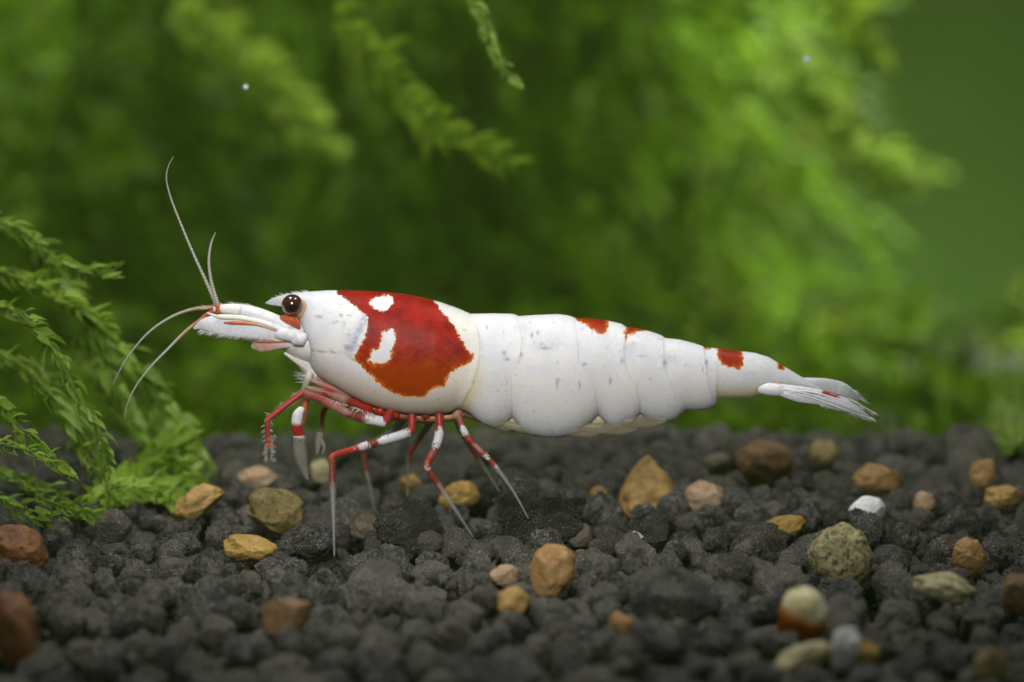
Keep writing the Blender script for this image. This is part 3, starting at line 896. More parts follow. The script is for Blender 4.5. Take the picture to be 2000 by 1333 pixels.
limb('tail_fin', [(1530, 744, 26), (1575, 748, 34), (1610, 752, 38), (1638, 758, 42), (1658, 767, 44), (1678, 782, 46)], [7, 10, 13, 13.5, 11, 2],
     [(0, WHITE), (2, W7), (3.2, (0.82, 0.84, 0.89, .85)), (4.2, (0.74, 0.78, 0.84, .45)), (5, (0.7, 0.75, 0.8, .2))], 70, 18, rb=[5, 4, 3, 2.5, 2, 1])
limb('tail_fin', [(1530, 754, 36), (1575, 764, 46), (1620, 773, 52), (1655, 783, 56), (1684, 797, 58)], [7, 9, 9, 7, 1.5], [(0, WHITE), (2, W7), (4, WT)], 60, 18, rb=[5, 4, 3, 2, 1])
for q, (ya, yb) in enumerate([(771, 809), (779, 815), (763, 800)]):
    limb('fin_rib', [(1530, 760 + q * 4, -40), (1580, (ya * 2 + 770) / 3, -50), (1640, (ya + yb) / 2, -58), (1690, yb, -60)], [2.2, 2.0, 1.6, 0.8], [(0, WHITE), (2, (0.85, 0.86, 0.9, .9)), (3, WT)], 40, 8)

# ---- bristles
R = random.Random(5)
it = []
for k in range(170):          # lower fringe of the antennal scale
    f = R.random()
    x = 392 + f * 165
    y = np.interp(x, [385, 430, 490, 560], [645, 654, 660, 664]) - 2
    L = R.uniform(7, 17)
    it.append((W(x, y, -40 * px), W(x - L * 0.9, y + L * 0.65, (-40 + R.uniform(-6, 6)) * px), 1.0 * px))
for k in range(60):          # hairs on top of the stalks
    x = R.uniform(395, 535)
    y = np.interp(x, [395, 440, 490, 535], [603, 596, 598, 614]) + 2
    L = R.uniform(8, 22)
    it.append((W(x, y, -24 * px), W(x - L * 0.85, y - L * 0.55, (-24 + R.uniform(-8, 8)) * px), 0.9 * px))
for k in range(26):          # rostrum teeth and hairs
    x = R.uniform(532, 612)
    y = ip(TOP, x) + 1
    L = R.uniform(6, 13)
    it.append((W(x, y, 0), W(x - L, y - L * 0.42, R.uniform(-3, 3) * px), 0.9 * px))
hairs('bristle_fringe', it, shrimp, seed=2)
it = []
for k in range(330):
    b = R.choice([0, 0, 1, 1, 2])
    if b == 0:
        x = R.uniform(1600, 1702); y = np.interp(x, [1600, 1660, 1702], [792, 807, 819]); yy = -54
    elif b == 1:
        x = R.uniform(1655, 1700); y = np.interp(x, [1655, 1700], [780, 806]); yy = -40
    else:
        x = R.uniform(1645, 1682); y = np.interp(x, [1645, 1682], [752, 784]); yy = 44
    L = R.uniform(10, 30) * (0.5 + 0.5 * (x > 1655))
    it.append((W(x, y - 3, yy * px), W(x + L * 0.92, y + L * (0.55 if b != 2 else 0.35), (yy + R.uniform(-5, 5)) * px), 1.0 * px))
hairs('bristle_fringe', it, shrimp, seed=3)
it = []
for k in range(56):          # tufts on the front claws and joints
    x, y = R.choice([(523, 850), (524, 870), (527, 890), (522, 830), (530, 860)])
    y += R.uniform(-12, 14)
    s = R.choice([-1, 1, 1])
    L = R.uniform(6, 14)
    it.append((W(x + s * 5, y, -90 * px), W(x + s * (5 + L * .8), y + L * .5, (-90 + R.uniform(-6, 6)) * px), 0.8 * px))
for k in range(26):
    x, y = R.uniform(596, 612), R.uniform(728, 750)
    L = R.uniform(16, 42)
    it.append((W(x, y, -20 * px), W(x - L, y - L * R.uniform(-0.05, 0.5), (-20 + R.uniform(-10, 10)) * px), 0.9 * px))
for k in range(30):
    f = R.random()
    x, y = 600 - 75 * f, 762 + 52 * f
    L = R.uniform(8, 18)
    it.append((W(x, y, -76 * px), W(x - L * .9, y - L * R.uniform(-.1, .5), (-76 + R.uniform(-8, 8)) * px), 0.75 * px))
for k in range(70):
    f = R.random()
    x, y = 604 + 130 * f, 766 + 44 * f
    L = R.uniform(8, 20)
    it.append((W(x, y, -66 * px), W(x - L * R.uniform(-.5, .9), y + L * R.uniform(.2, 1.0), (-66 + R.uniform(-12, 12)) * px), 0.7 * px))
hairs('bristle_fringe', it, shrimp, seed=4)


# ================================================================== granules and pebbles
def ico(sub):
    bm = bmesh.new()
    bmesh.ops.create_icosphere(bm, subdivisions=sub, radius=1.0)
    V = np.array([v.co[:] for v in bm.verts])
    T = np.array([[v.index for v in f.verts] for f in bm.faces])
    bm.free()
    return V, T


ICO = {s: ico(s) for s in (3, 4, 5)}


def lumpy(sub, seed, lump=0.30, fine=0.06, cuts=3, cutdepth=0.25, scale=(1, 1, 1), micro=0.0):
    V, T = ICO[sub]
    rr = random.Random(seed)
    o = Vector((rr.uniform(-50, 50), rr.uniform(-50, 50), rr.uniform(-50, 50)))
    out = np.empty_like(V)
    cutn = []
    for _ in range(cuts):
        c = Vector((rr.gauss(0, 1), rr.gauss(0, 1), rr.gauss(0, 1))).normalized()
        cutn.append((np.array(c), 1 - rr.uniform(0.3, 1.0) * cutdepth))
    for i, v in enumerate(V):
        p = Vector(v)
        r = 1 + lump * mnoise.noise(p * 1.15 + o) + lump * 0.5 * mnoise.noise(p * 2.4 + o) + fine * mnoise.noise(p * 5.5 + o)
        if micro:
            r += micro * mnoise.noise(p * 11 + o) + micro * 0.6 * mnoise.noise(p * 21 + o)
        out[i] = v * r
    for c, d in cutn:
        h = out @ c
        over = h > d
        out[over] -= c[None, :] * ((h[over] - d) * 0.85)[:, None]
    out = out * np.array(scale)
    return out, T


class Bed:
    def __init__(self):
        self.p = np.zeros((0, 3))
        self.r = np.zeros(0)

    def put(self, p, r):
        self.p = np.vstack([self.p, p])
        self.r = np.append(self.r, r)


bed = Bed()

# ---- pebbles and granules that can be told apart: centre pixel, width, height, base pixel, material, shape
P_TAN = mat_pebble('pebble_tan', (0.364, 0.217, 0.063), (0.560, 0.364, 0.133), 5)
P_YEL = mat_pebble('pebble_yellow', (0.364, 0.217, 0.042), (0.532, 0.350, 0.098), 7, dark=(0.14, 0.10, 0.05))
P_OLV = mat_pebble('pebble_olive', (0.196, 0.154, 0.056), (0.378, 0.294, 0.119), 8, dark=(0.07, 0.06, 0.035))
P_ORA = mat_pebble('pebble_orange', (0.34, 0.175, 0.055), (0.48, 0.30, 0.125), 6)
P_BRN = mat_pebble('pebble_brown', (0.17, 0.095, 0.040), (0.30, 0.19, 0.090), 7, dark=(0.05, 0.03, 0.02))
P_RST = mat_pebble('pebble_rust', (0.140, 0.050, 0.017), (0.308, 0.140, 0.050), 5, dark=(0.04, 0.03, 0.025))
P_GRA = mat_pebble('pebble_granite', (0.308, 0.266, 0.105), (0.504, 0.448, 0.238), 6, speck=0.85, bump=0.9)
P_PAL = mat_pebble('pebble_pale', (0.392, 0.350, 0.168), (0.588, 0.546, 0.322), 7, dark=(0.10, 0.10, 0.06))
P_TWO = mat_pebble('pebble_two_tone', (0.700, 0.616, 0.280), (0.750, 0.750, 0.588), 8, bump=0.15, rough=0.3, split=(0.17, 0.026, 0.003))
P_WHI = mat_pebble('pebble_white', (0.76, 0.75, 0.74), (0.86, 0.86, 0.87), 6, bump=0.25)
P_PNK = mat_pebble('pebble_pink', (0.378, 0.245, 0.140), (0.504, 0.364, 0.238), 6)
P_QTZ = mat_pebble('pebble_quartz', (0.420, 0.476, 0.518), (0.588, 0.644, 0.672), 6, bump=0.2, rough=0.2, sss=0.4)
P_GRY = mat_pebble('pebble_greybrown', (0.119, 0.098, 0.067), (0.210, 0.175, 0.126), 6)

# name, label, cx, cy, w, h, base y, material, tilt(deg in picture), shape seed, height bias, opts
NAMED = [
    ('pebble', 'long tan slab of stone leaning beside the green moss', 388, 972, 128, 54, 1012, P_TAN, 32, 1, dict(cuts=5)),
    ('pebble', 'round yellowish-grey pebble in front of the moss base', 540, 984, 122, 82, 1030, P_OLV, -15, 2, {}),
    ('pebble', 'flat yellow-brown pebble lying among dark granules', 487, 1063, 118, 50, 1082, P_YEL, -4, 3, dict(micro=.03)),
    ('pebble', 'rough rust-brown stone resting at the foot of the moss fronds', 32, 1056, 140, 84, 1090, P_RST, -14, 4, dict(micro=.04)),
    ('pebble', 'smooth orange-tan cone-shaped pebble', 1080, 1096, 96, 104, 1140, P_ORA, -20, 5, dict(lump=.16)),
    ('pebble', 'small bright yellow pebble below a beige chip', 1003, 1166, 66, 56, 1190, P_TAN, 0, 6, {}),
    ('pebble', 'beige chip beside the orange-tan cone-shaped pebble', 985, 1117, 62, 44, 1135, P_PNK, 10, 7, {}),
    ('pebble', 'small rounded amber pebble between dark granules', 1212, 1216, 56, 58, 1240, P_ORA, 0, 8, {}),
    ('pebble', 'blocky brown-tan pebble with square corners', 562, 1192, 108, 90, 1232, P_BRN, 4, 9, dict(cuts=6, cutdepth=.4)),
    ('pebble', 'large dark rust-brown stone among the foremost granules', 28, 1208, 100, 140, 1270, P_RST, 10, 10, {}),
    ('pebble', 'glossy cream pebble with a dark red-brown lower half', 1567, 1190, 104, 118, 1245, P_TWO, -12, 11, dict(lump=.12, cuts=1)),
    ('pebble', 'flat white shell chip standing on edge', 1650, 1252, 62, 80, 1308, P_WHI, -18, 12, dict(cuts=5, cutdepth=.45)),
    ('pebble', 'long pale beige pebble beside the white shell chip', 1566, 1280, 140, 56, 1296, P_PAL, 28, 13, {}),
    ('pebble', 'large speckled yellow-green granite pebble', 1645, 1066, 142, 118, 1118, P_GRA, 0, 14, dict(micro=.03)),
    ('pebble', 'rough orange-brown pebble with a narrow top', 1893, 1076, 74, 70, 1106, P_BRN, 0, 15, dict(micro=.05, mat=P_ORA)),
    ('pebble', 'flat pale yellow pebble sloping down beside the granite pebble', 1846, 1138, 132, 58, 1168, P_PAL, -14, 16, dict(micro=.02)),
    ('pebble', 'dark brown pebble beside the flat pale yellow pebble', 1990, 1150, 70, 78, 1186, P_BRN, 20, 17, {}),
    ('pebble', 'round white pebble lying behind the granite pebble', 1693, 989, 76, 54, 1012, P_WHI, 0, 18, dict(lump=.1)),
    ('pebble', 'flat golden pebble wedged between dark granules', 1535, 1019, 84, 40, 1036, P_YEL, 6, 19, {}),
    ('pebble', 'orange-tan pointed stone standing up like a triangle', 1266, 935, 132, 120, 985, P_ORA, 0, 20, dict(cone=True, mat=P_TAN)),
    ('pebble', 'pinkish pale pebble beside the pointed orange stone', 1375, 962, 82, 60, 988, P_PNK, 0, 21, {}),
    ('pebble', 'big dark brown stone in the far gravel', 1492, 888, 120, 92, 935, P_BRN, 0, 22, {}),
    ('pebble', 'wide orange-brown pebble in the far gravel', 1712, 928, 110, 56, 955, P_ORA, 0, 23, {}),
    ('pebble', 'small peach pebble behind the round white pebble', 1806, 976, 46, 42, 994, P_PNK, 0, 24, {}),
    ('pebble', 'flat tan pebble just in front of the far peach pebble', 1958, 963, 84, 40, 982, P_TAN, 0, 25, {}),
    ('pebble', 'peach pebble in the far gravel below the moss', 1920, 918, 54, 56, 944, P_ORA, 0, 26, {}),
    ('pebble', 'rough golden pebble behind a banded walking leg', 895, 962, 88, 54, 990, P_YEL, 14, 27, dict(cuts=5, micro=.05)),
    ('pebble', 'small yellow chip behind the black block of soil', 803, 942, 46, 48, 964, P_YEL, 30, 28, {}),
    ('pebble', 'small pale yellow pebble far behind the front claws', 626, 914, 54, 46, 940, P_PAL, 0, 29, {}),
    ('pebble', 'flat tan pebble far behind the front claws', 505, 928, 90, 44, 950, P_PNK, 0, 30, {}),
    ('pebble', 'smooth grey-brown pebble next to the rear foot', 1131, 1038, 58, 46, 1056, P_GRY, 0, 31, dict(lump=.1)),
    ('pebble', 'tiny angular chip of clear bluish quartz', 1244, 1048, 30, 32, 1062, P_QTZ, -30, 32, dict(cuts=7, cutdepth=.5)),
    ('pebble', 'tan pebble half buried below the flat pale pebble', 1935, 1292, 72, 72, 1322, P_PAL, 0, 33, dict(mat=P_OLV)),
    ('pebble', 'brown-yellow pebble next to the white shell chip', 1690, 1272, 62, 54, 1296, P_TAN, 0, 34, dict(mat=P_YEL)),
    ('pebble', 'small orange pebble behind the pointed stone', 1168, 962, 40, 32, 978, P_ORA, 0, 35, {}),
    ('pebble', 'olive pebble far back under the moss', 1610, 876, 62, 50, 900, P_OLV, 0, 36, {}),
    ('pebble', 'grey-tan pebble behind the black block of soil', 715, 1022, 72, 50, 1042, P_GRY, 0, 37, {}),
    ('pebble', 'tan brown pebble far back beside the big brown stone', 1400, 900, 60, 40, 925, P_GRY, 0, 38, {}),
    ('soil_granule', 'large black pitted block of soil under the shrimp', 795, 1012, 150, 112, 1064, SOIL_BLACK, 6, 41, dict(cuts=2, micro=.07, fine=.16, lump=.3)),
    ('soil_granule', 'tall very black granule touching the rear walking leg', 1012, 952, 108, 118, 1010, SOIL_BLACK, 20, 42, dict(micro=.06, cuts=1, fine=.14)),
    ('soil_granule', 'wide black glittering granule carrying the rear foot', 1065, 1008, 196, 116, 1052, SOIL_BLACK, 10, 43, dict(micro=.06, lump=.40, fine=.18, cuts=0)),
    ('soil_granule', 'rounded dark granule behind the foremost walking foot', 612, 1044, 96, 66, 1074, SOIL, 0, 44, dict(micro=.06)),
    ('soil_granule', 'wet dark granule with a pale crust beneath the moss', 222, 1018, 76, 66, 1046, SOIL, -20, 45, dict(micro=.08)),
    ('soil_granule', 'broad smooth grey granule in front of the quartz chip', 1310, 1150, 200, 118, 1200, SOIL, -8, 46, dict(lump=.22)),
    ('soil_granule', 'dark oval granule in front of the foremost foot', 1420, 1102, 110, 66, 1130, SOIL, 0, 47, {}),
    ('soil_granule', 'egg-shaped grey granule behind the shell chip', 835, 1050, 66, 44, 1066, SOIL, 0, 48, dict(lump=.12)),
]
NAMED[-2] = NAMED[-2][:1] + ('dark oval granule standing beside the broad smooth grey granule',) + NAMED[-2][2:]
NAMED[-1] = NAMED[-1][:1] + ('smooth egg-shaped grey granule in front of the black block of soil',) + NAMED[-1][2:]


def named_stone(name, label, cx, cy, w, h, by, mat, tilt, seed, o):
    g = G(cx, by, 0.0)
    dep = (g - CAM) @ FWD
    s = PXU * dep / DIST
    ry = 0.5 * (0.6 * w + 0.4 * h) * s * 0.85
    c = W(cx, cy + 0.15 * h, g[1] + ry * 0.35)
    mat = o.pop('mat', mat)
    cone = o.pop('cone', False)
    kw = dict(lump=.22, fine=.05, cuts=3, cutdepth=.25)
    kw.update(o)
    V, T = lumpy(5 if dep > 11 and dep < 13.5 else 4, seed * 17 + 3, **kw)
    if cone:
        k = np.interp(V[:, 2], [-1, 0, 1.1], [1.1, 0.72, 0.22])
        V[:, 0] *= k
        V[:, 1] *= k
    V = V / np.abs(V).max(axis=0)
    V *= np.array([w * 0.48 * s, ry * 0.95, h * 0.54 * s])
    V[:, 2] = np.where(V[:, 2] < 0, V[:, 2] * 1.1, V[:, 2])
    a = math.radians(tilt)
    x = V[:, 0] * math.cos(a) - V[:, 2] * math.sin(a)
    z = V[:, 0] * math.sin(a) + V[:, 2] * math.cos(a)
    V = np.stack([x, V[:, 1], z], 1)
    me = mesh_tris(name, V, T)
    ob = add(name, me, mat, None, label, 'pebble' if name == 'pebble' else 'granule')
    ob.location = c
    bed.put(c - np.array([0, 0, 0.12 * h * s]), 0.5 * (w * .5 + h * .5) * s * 0.54)
    return ob


for row in NAMED:
    named_stone(*row)
NFIX = len(bed.r)


# ---- drop the rest of the granules into the bed
def surf(x, y):
    return H(y) + 0.015 * math.sin(x * 2.1 + 1) + 0.012 * math.sin(y * 2.7 + x)


FOOT = W(653, 1086, -0.33)


def fill():
    rr = random.Random(21)
    fails = 0
    while fails < 260 and len(bed.r) < 5200:
        y = rr.uniform(-2.9, 3.0)
        half = (y - CAM[1]) / 6.0 * 1.04 + 0.35
        x = rr.uniform(-half, half)
        r = min(0.18, max(0.028, rr.lognormvariate(math.log(0.080), 0.50)))
        best = None
        for _ in range(9):
            qx, qy = x + rr.uniform(-.3, .3), y + rr.uniform(-.3, .3)
            d2 = (bed.p[:, 0] - qx) ** 2 + (bed.p[:, 1] - qy) ** 2
            RR = (bed.r + r) * 0.92
            hit = d2 < RR * RR
            z = BED_Z + H(qy) + r * 0.7
            if hit.any():
                z = max(z, (bed.p[hit, 2] + np.sqrt(RR[hit] ** 2 - d2[hit])).max())
            if best is None or z < best[2]:
                best = (qx, qy, z)
        if abs(best[0] - FOOT[0]) < 0.05 + r * 0.4 and -0.35 < best[1] - FOOT[1] < 0.0 + r and best[2] + r > FOOT[2] - 0.02 - 0.08 * (FOOT[1] - best[1]):
            fails += 0.2
            continue
        if best[2] + r * 0.8 > surf(best[0], best[1]) + 0.055:
            fails += 1
            continue
        fails = max(0, fails - 2)
        bed.put(np.array(best), r)


fill()
NG = len(bed.r)

# how much of each granule the camera sees (coarse depth buffer)
SX, SY = 1000, 667
zb = np.full((SY, SX), 1e9)
ib = np.full((SY, SX), -1, int)
pu, pv, pd = project(bed.p)
for i in range(NG):
    R_ = bed.r[i] * DIST / pd[i] / PXU * 0.5
    x0, y0 = pu[i] * 0.5, pv[i] * 0.5
    xa, xb_ = int(max(0, x0 - R_)), int(min(SX, x0 + R_ + 1))
    ya, yb_ = int(max(0, y0 - R_)), int(min(SY, y0 + R_ + 1))
    if xa >= xb_ or ya >= yb_:
        continue
    gx, gy = np.meshgrid(np.arange(xa, xb_), np.arange(ya, yb_))
    q = 1 - ((gx - x0) ** 2 + (gy - y0) ** 2) / (R_ * R_)
    dd = pd[i] - bed.r[i] * np.sqrt(np.clip(q, 0, 1))
    sub = zb[ya:yb_, xa:xb_]
    ok = (q > 0) & (dd < sub)
    sub[ok] = dd[ok]
    ib[ya:yb_, xa:xb_][ok] = i
seen = np.bincount(ib[ib >= 0].ravel(), minlength=NG)
order = [i for i in np.argsort(-seen) if i >= NFIX]
single = [i for i in order if seen[i] > 0][:300 - 8]
single_set = set(single)

PROTO = []
for k in range(16):
    V, T = lumpy(4, 300 + k * 7, lump=0.34, fine=0.15, cuts=k % 2, cutdepth=0.15, micro=0.06)
    V /= np.abs(V).max(axis=0).mean()
    me = mesh_tris('soil_granule', V, T)
    fattr(me, 'rnd', np.zeros(len(V)))
    me.materials.append(SOIL)
    PROTO.append((V, T, me))
LOW = []
for k in range(12):
    V, T = lumpy(3, 900 + k * 5, lump=0.34, fine=0.16, cuts=k % 2, cutdepth=0.15, micro=0.03)
    V /= np.abs(V).max(axis=0).mean()
    LOW.append((V, T))


def rand_rot(rr):
    from mathutils import Euler
    return Euler((rr.uniform(0, 6.28), rr.uniform(0, 6.28), rr.uniform(0, 6.28)))


rr = random.Random(99)
ZONES = [
    ('rough charcoal soil granule in the blurred rows nearest the tank front', 'front soil granules'),
    ('rough charcoal soil granule in the sharp rows around the feet of the shrimp', 'granules around the shrimp'),
    ('rough charcoal soil granule in the far rows behind the shrimp', 'far soil granules'),
]
for i in single:
    o = bpy.data.objects.new('soil_granule', PROTO[rr.randrange(len(PROTO))][2])
    COL.objects.link(o)
    o.location = bed.p[i]
    o.rotation_euler = rand_rot(rr)
    r = bed.r[i]
    o.scale = (r * rr.uniform(0.92, 1.20), r * rr.uniform(0.88, 1.12), r * rr.uniform(0.80, 1.05))
    y = bed.p[i, 1]
    z = 0 if y < -0.7 else (1 if y < 0.8 else 2)
    tag(o, ZONES[z][0], 'granule', ZONES[z][1])

Vs, Ts, Rn, off = [], [], [], 0
for i in range(NFIX, NG):
    if i in single_set:
        continue
    vis = seen[i] > 25
    V, T = (PROTO[rr.randrange(16)][:2] if False else LOW[rr.randrange(12)])
    M = np.array(rand_rot(rr).to_matrix())
    r = bed.r[i]
    S = np.array([r * rr.uniform(0.92, 1.2), r * rr.uniform(0.88, 1.12), r * rr.uniform(0.82, 1.06)])
    P = (V * S) @ M.T + bed.p[i]
    Vs.append(P)
    Ts.append(T + off)
    Rn.append(np.full(len(V), rr.random()))
    off += len(V)
me = mesh_tris('fine_gravel', np.vstack(Vs), np.vstack(Ts))
fattr(me, 'rnd', np.concatenate(Rn))
o = add('fine_gravel', me, SOIL, None, 'smaller dark soil granules filling the bed between the larger ones', 'gravel', None, 'stuff')
print('granules', NG, 'visible', int((seen > 0).sum()), 'stuff tris', len(me.polygons))


# ================================================================== moss
LEAF_V = np.array([(0, 0, 0), (-.27, .36, .14), (0, .42, -.04), (.27, .36, .14), (-.20, .72, .00), (0, .76, -.14), (.20, .72, .00), (0, 1.05, -.26)])
LEAF_T = np.array([(0, 2, 1), (0, 3, 2), (1, 2, 5), (1, 5, 4), (2, 3, 6), (2, 6, 5), (4, 5, 7), (5, 6, 7)])
LEAF_TS = np.array([(0, 2, 1), (0, 3, 2), (1, 2, 7), (2, 3, 7)])


def frond_frames(P, spacing, rng, spread=0.85, scatter=0.95):
    """Leaf origins, 3x3 frames and sizes along a polyline, two ranks with scatter."""
    seg = np.linalg.norm(np.diff(P, axis=0), axis=1)
    s = np.concatenate([[0], np.cumsum(seg)])
    n = max(4, int(s[-1] / spacing))
    q = np.linspace(0, s[-1], n)
    O = np.stack([np.interp(q, s, P[:, k]) for k in range(3)], 1)
    T = np.gradient(O, axis=0)
    T /= np.linalg.norm(T, axis=1)[:, None] + 1e-9
    N = np.cross(T, np.array([0.15, 1.0, 0.1]))
    N /= np.linalg.norm(N, axis=1)[:, None] + 1e-9
    B = np.cross(N, T)
    an = np.where(np.arange(n) % 2 == 0, 0.0, math.pi) + rng.normal(0, scatter, n)
    side = N * np.cos(an)[:, None] + B * np.sin(an)[:, None]
    sp = spread + rng.normal(0, 0.30, n)
    D = T * np.cos(sp)[:, None] + side * np.sin(sp)[:, None]
    Z = side * np.cos(sp)[:, None] - T * np.sin(sp)[:, None]
    X = np.cross(D, Z)
    taper = np.interp(q / max(s[-1], 1e-9), [0, .15, .8, 1], [.7, 1, .95, .55])
    return O, np.stack([X, D, Z], -1), taper * np.clip(1 + rng.normal(0, .24, n), .4, 1.5)


def leaves_mesh(name, frames, L, small=False):
    LT = LEAF_TS if small else LEAF_T
    Vs, Ts, Rn, off = [], [], [], 0
    for (O, F, S, r) in frames:
        n = len(O)
        V = np.einsum('nij,vj->nvi', F, LEAF_V) * (S * L)[:, None, None] + O[:, None, :]
        Vs.append(V.reshape(-1, 3))
        Ts.append((LT[None] + (np.arange(n) * 8)[:, None, None]).reshape(-1, 3) + off)
        Rn.append(np.repeat(np.full(n, r), 8))
        off += n * 8
    me = mesh_tris(name, np.vstack(Vs), np.vstack(Ts))
    fattr(me, 'rnd', np.concatenate(Rn))
    return me


LEAF_MESH = []
for k in range(6):
    V = LEAF_V.copy()
    q = np.random.default_rng(k)
    V[:, 2] += q.normal(0, .05, 8) - (0.10 + 0.28 * (k % 3)) * V[:, 1] ** 2
    V[:, 1] *= 1.0 - 0.10 * (k % 3)
    V[:, 0] *= 0.70 + 0.14 * k / 2
    me = mesh_tris('leaf', V, LEAF_T)
    fattr(me, 'rnd', np.full(8, 0.12 * k))
    LEAF_MESH.append(me)


def stem_part(parent, P, r, mat):
    V, F, _ = tube(P, [r, r * .8, r * .35], None, max(12, len(P)), 6, None, True) if len(P) == 3 else tube(P, list(np.linspace(r, r * .35, len(P))), None, len(P) * 3, 6, None, True)
    return add('stem', mesh_from('stem', V, F), mat, parent)


def moss_frond(pts, label, leaf=0.055, spacing=0.018, mat=MOSS_NEAR, group='moss fronds', each=True, seed=0, base_world=None, spread=1.15):
    """pts: list of (px, py, y) from root to tip."""
    P = []
    for a, b, c in pts:
        q = W(a, b, c)
        if q[2] < H(q[1]) + 0.03:
            q = G(a, b, 0.03)
        P.append(q)
    P = np.array(P)
    D, _ = catmull(P, 60)
    rng = np.random.default_rng(seed + 500)
    root = empty('moss_frond', tuple(D[0]), label, 'moss', group)
    st = stem_part(root, P, leaf * 0.10, STEM)
    O, F, S = frond_frames(D, spacing, rng, spread, 1.15 if each else 0.95)
    if each:
        r2 = random.Random(seed)
        for k in range(len(O)):
            me = LEAF_MESH[r2.randrange(6)]
            if not me.materials:
                me.materials.append(mat)
            o = bpy.data.objects.new('leaf', me)
            COL.objects.link(o)
            M = np.eye(4)
            M[:3, :3] = F[k] * (S[k] * leaf)
            M[:3, 3] = O[k] - D[0]
            o.parent = root
            o.matrix_local = Matrix(M)
            if mat is not me.materials[0]:
                o.material_slots[0].link = 'OBJECT'
                o.material_slots[0].material = mat
    else:
        me = leaves_mesh('leaves', [(O, F, S, rng.random())], leaf)
        o = add('leaves', me, mat, root)
        o['kind'] = 'stuff'
    return root


# fronds beside the shrimp, sharp or nearly so: every leaf is an object
moss_frond([(-60, 500, .9), (0, 530, .85), (70, 555, .8), (140, 590, .75), (200, 625, .75), (232, 650, .8)], 'bright arching moss frond with a pale yellow-green stem line', .074, .0125, MOSS_TIP, seed=1)
moss_frond([(-50, 590, .35), (20, 605, .3), (70, 640, .28), (115, 700, .25), (150, 770, .22), (185, 830, .2), (210, 890, .2), (215, 960, .22)], 'long green moss frond hanging down in curled leaves to the gravel', .070, .0130, MOSS_NEAR, seed=2, spread=1.0)
moss_frond([(-50, 770, .1), (0, 790, .08), (40, 835, .05), (85, 880, .03), (140, 925, .02)], 'short moss frond with crisp leaves drooping towards the rust-brown stone', .060, .0115, MOSS_NEAR, seed=3)
moss_frond([(-60, 862, -.02), (0, 868, -.02), (50, 880, -.02), (95, 900, -.02), (135, 928, 0)], 'thin bright moss sprig just above the gravel', .050, .0115, MOSS_TIP, seed=4)
moss_frond([(130, 560, 1.0), (190, 640, .95), (250, 700, .95), (310, 770, 1.0), (360, 840, 1.05), (410, 905, 1.1)], 'blurred moss frond sloping down behind the antennae', .095, .0135, MOSS_NEAR, seed=5, spread=1.0)
moss_frond([(-40, 430, .75), (20, 440, .7), (70, 475, .68), (120, 510, .66), (170, 530, .64), (225, 528, .62)], 'dull green moss frond ending in a wispy pale tip', .070, .0130, MOSS_NEAR, seed=6)
moss_frond([(40, 940, .25), (70, 965, .2), (110, 985, .15), (160, 1000, .1), (205, 1015, .05)], 'low moss sprig lying on the dark granules', .056, .0115, MOSS_NEAR, seed=7)
moss_frond([(240, 985, 1.1), (262, 930, 1.0), (290, 890, 1.0), (330, 870, 1.0), (380, 880, 1.05)], 'bright blurred moss clump rising from the gravel behind the long frond', .100, .0120, MOSS_TIP, seed=8)
moss_frond([(230, 975, .9), (270, 965, .9), (320, 950, .95), (360, 940, 1.0), (395, 925, 1.0)], 'low blurred moss clump touching the leaning tan slab', .095, .0135, MOSS_NEAR, seed=9)
moss_frond([(60, 470, 1.0), (110, 540, 1.0), (150, 600, 1.0), (190, 680, 1.05), (230, 750, 1.1), (260, 820, 1.1)], 'dim moss frond hanging behind the bright arching one', .090, .0145, MOSS_NEAR, seed=10)

moss_frond([(150, 690, 1.5), (210, 760, 1.45), (260, 830, 1.4), (300, 900, 1.4), (330, 975, 1.4)], 'blurred moss strand falling behind the curled long frond', .100, .0120, MOSS_NEAR, seed=21, spread=1.0)
moss_frond([(230, 700, 1.7), (290, 760, 1.7), (335, 830, 1.7), (365, 900, 1.7), (385, 960, 1.7)], 'soft blurred moss strand reaching the gravel beside the tan slab', .100, .0135, MOSS_NEAR, seed=22, spread=1.0)
moss_frond([(-40, 900, .5), (20, 930, .5), (80, 950, .5), (130, 985, .5), (170, 1010, .5)], 'shaded moss sprig creeping over the granules by the rust-brown stone', .072, .0130, MOSS_NEAR, seed=23, spread=1.0)
moss_frond([(205, 1000, 1.2), (235, 940, 1.2), (300, 960, 1.2), (350, 985, 1.2)], 'bright blurred moss cushion at the root of the clump', .090, .0115, MOSS_TIP, seed=24, spread=1.1)

for k, (pts, lab) in enumerate([
        ([(-60, 680, .6), (20, 700, .6), (90, 760, .58), (150, 850, .55), (190, 930, .5)], 'soft moss strand hanging between the long frond and the short crisp one'),
        ([(60, 700, 1.3), (130, 790, 1.2), (180, 870, 1.0), (205, 940, .8)], 'shaded moss strand deep inside the clump'),
        ([(300, 800, 1.2), (330, 860, 1.1), (355, 910, .95), (375, 955, .7)], 'short blurred moss strand drooping over the tan slab'),
        ([(150, 985, .3), (200, 960, .35), (255, 950, .4), (300, 965, .4)], 'bright moss runner lying along the gravel at the clump foot'),
        ([(-40, 960, .1), (20, 985, .1), (70, 1000, .05), (120, 1012, .02)], 'dark moss runner lying beside the rust-brown stone')]):
    moss_frond(pts, lab, .082 if k < 3 else .062, .0115, MOSS_TIP if k == 3 else MOSS_NEAR, seed=40 + k)

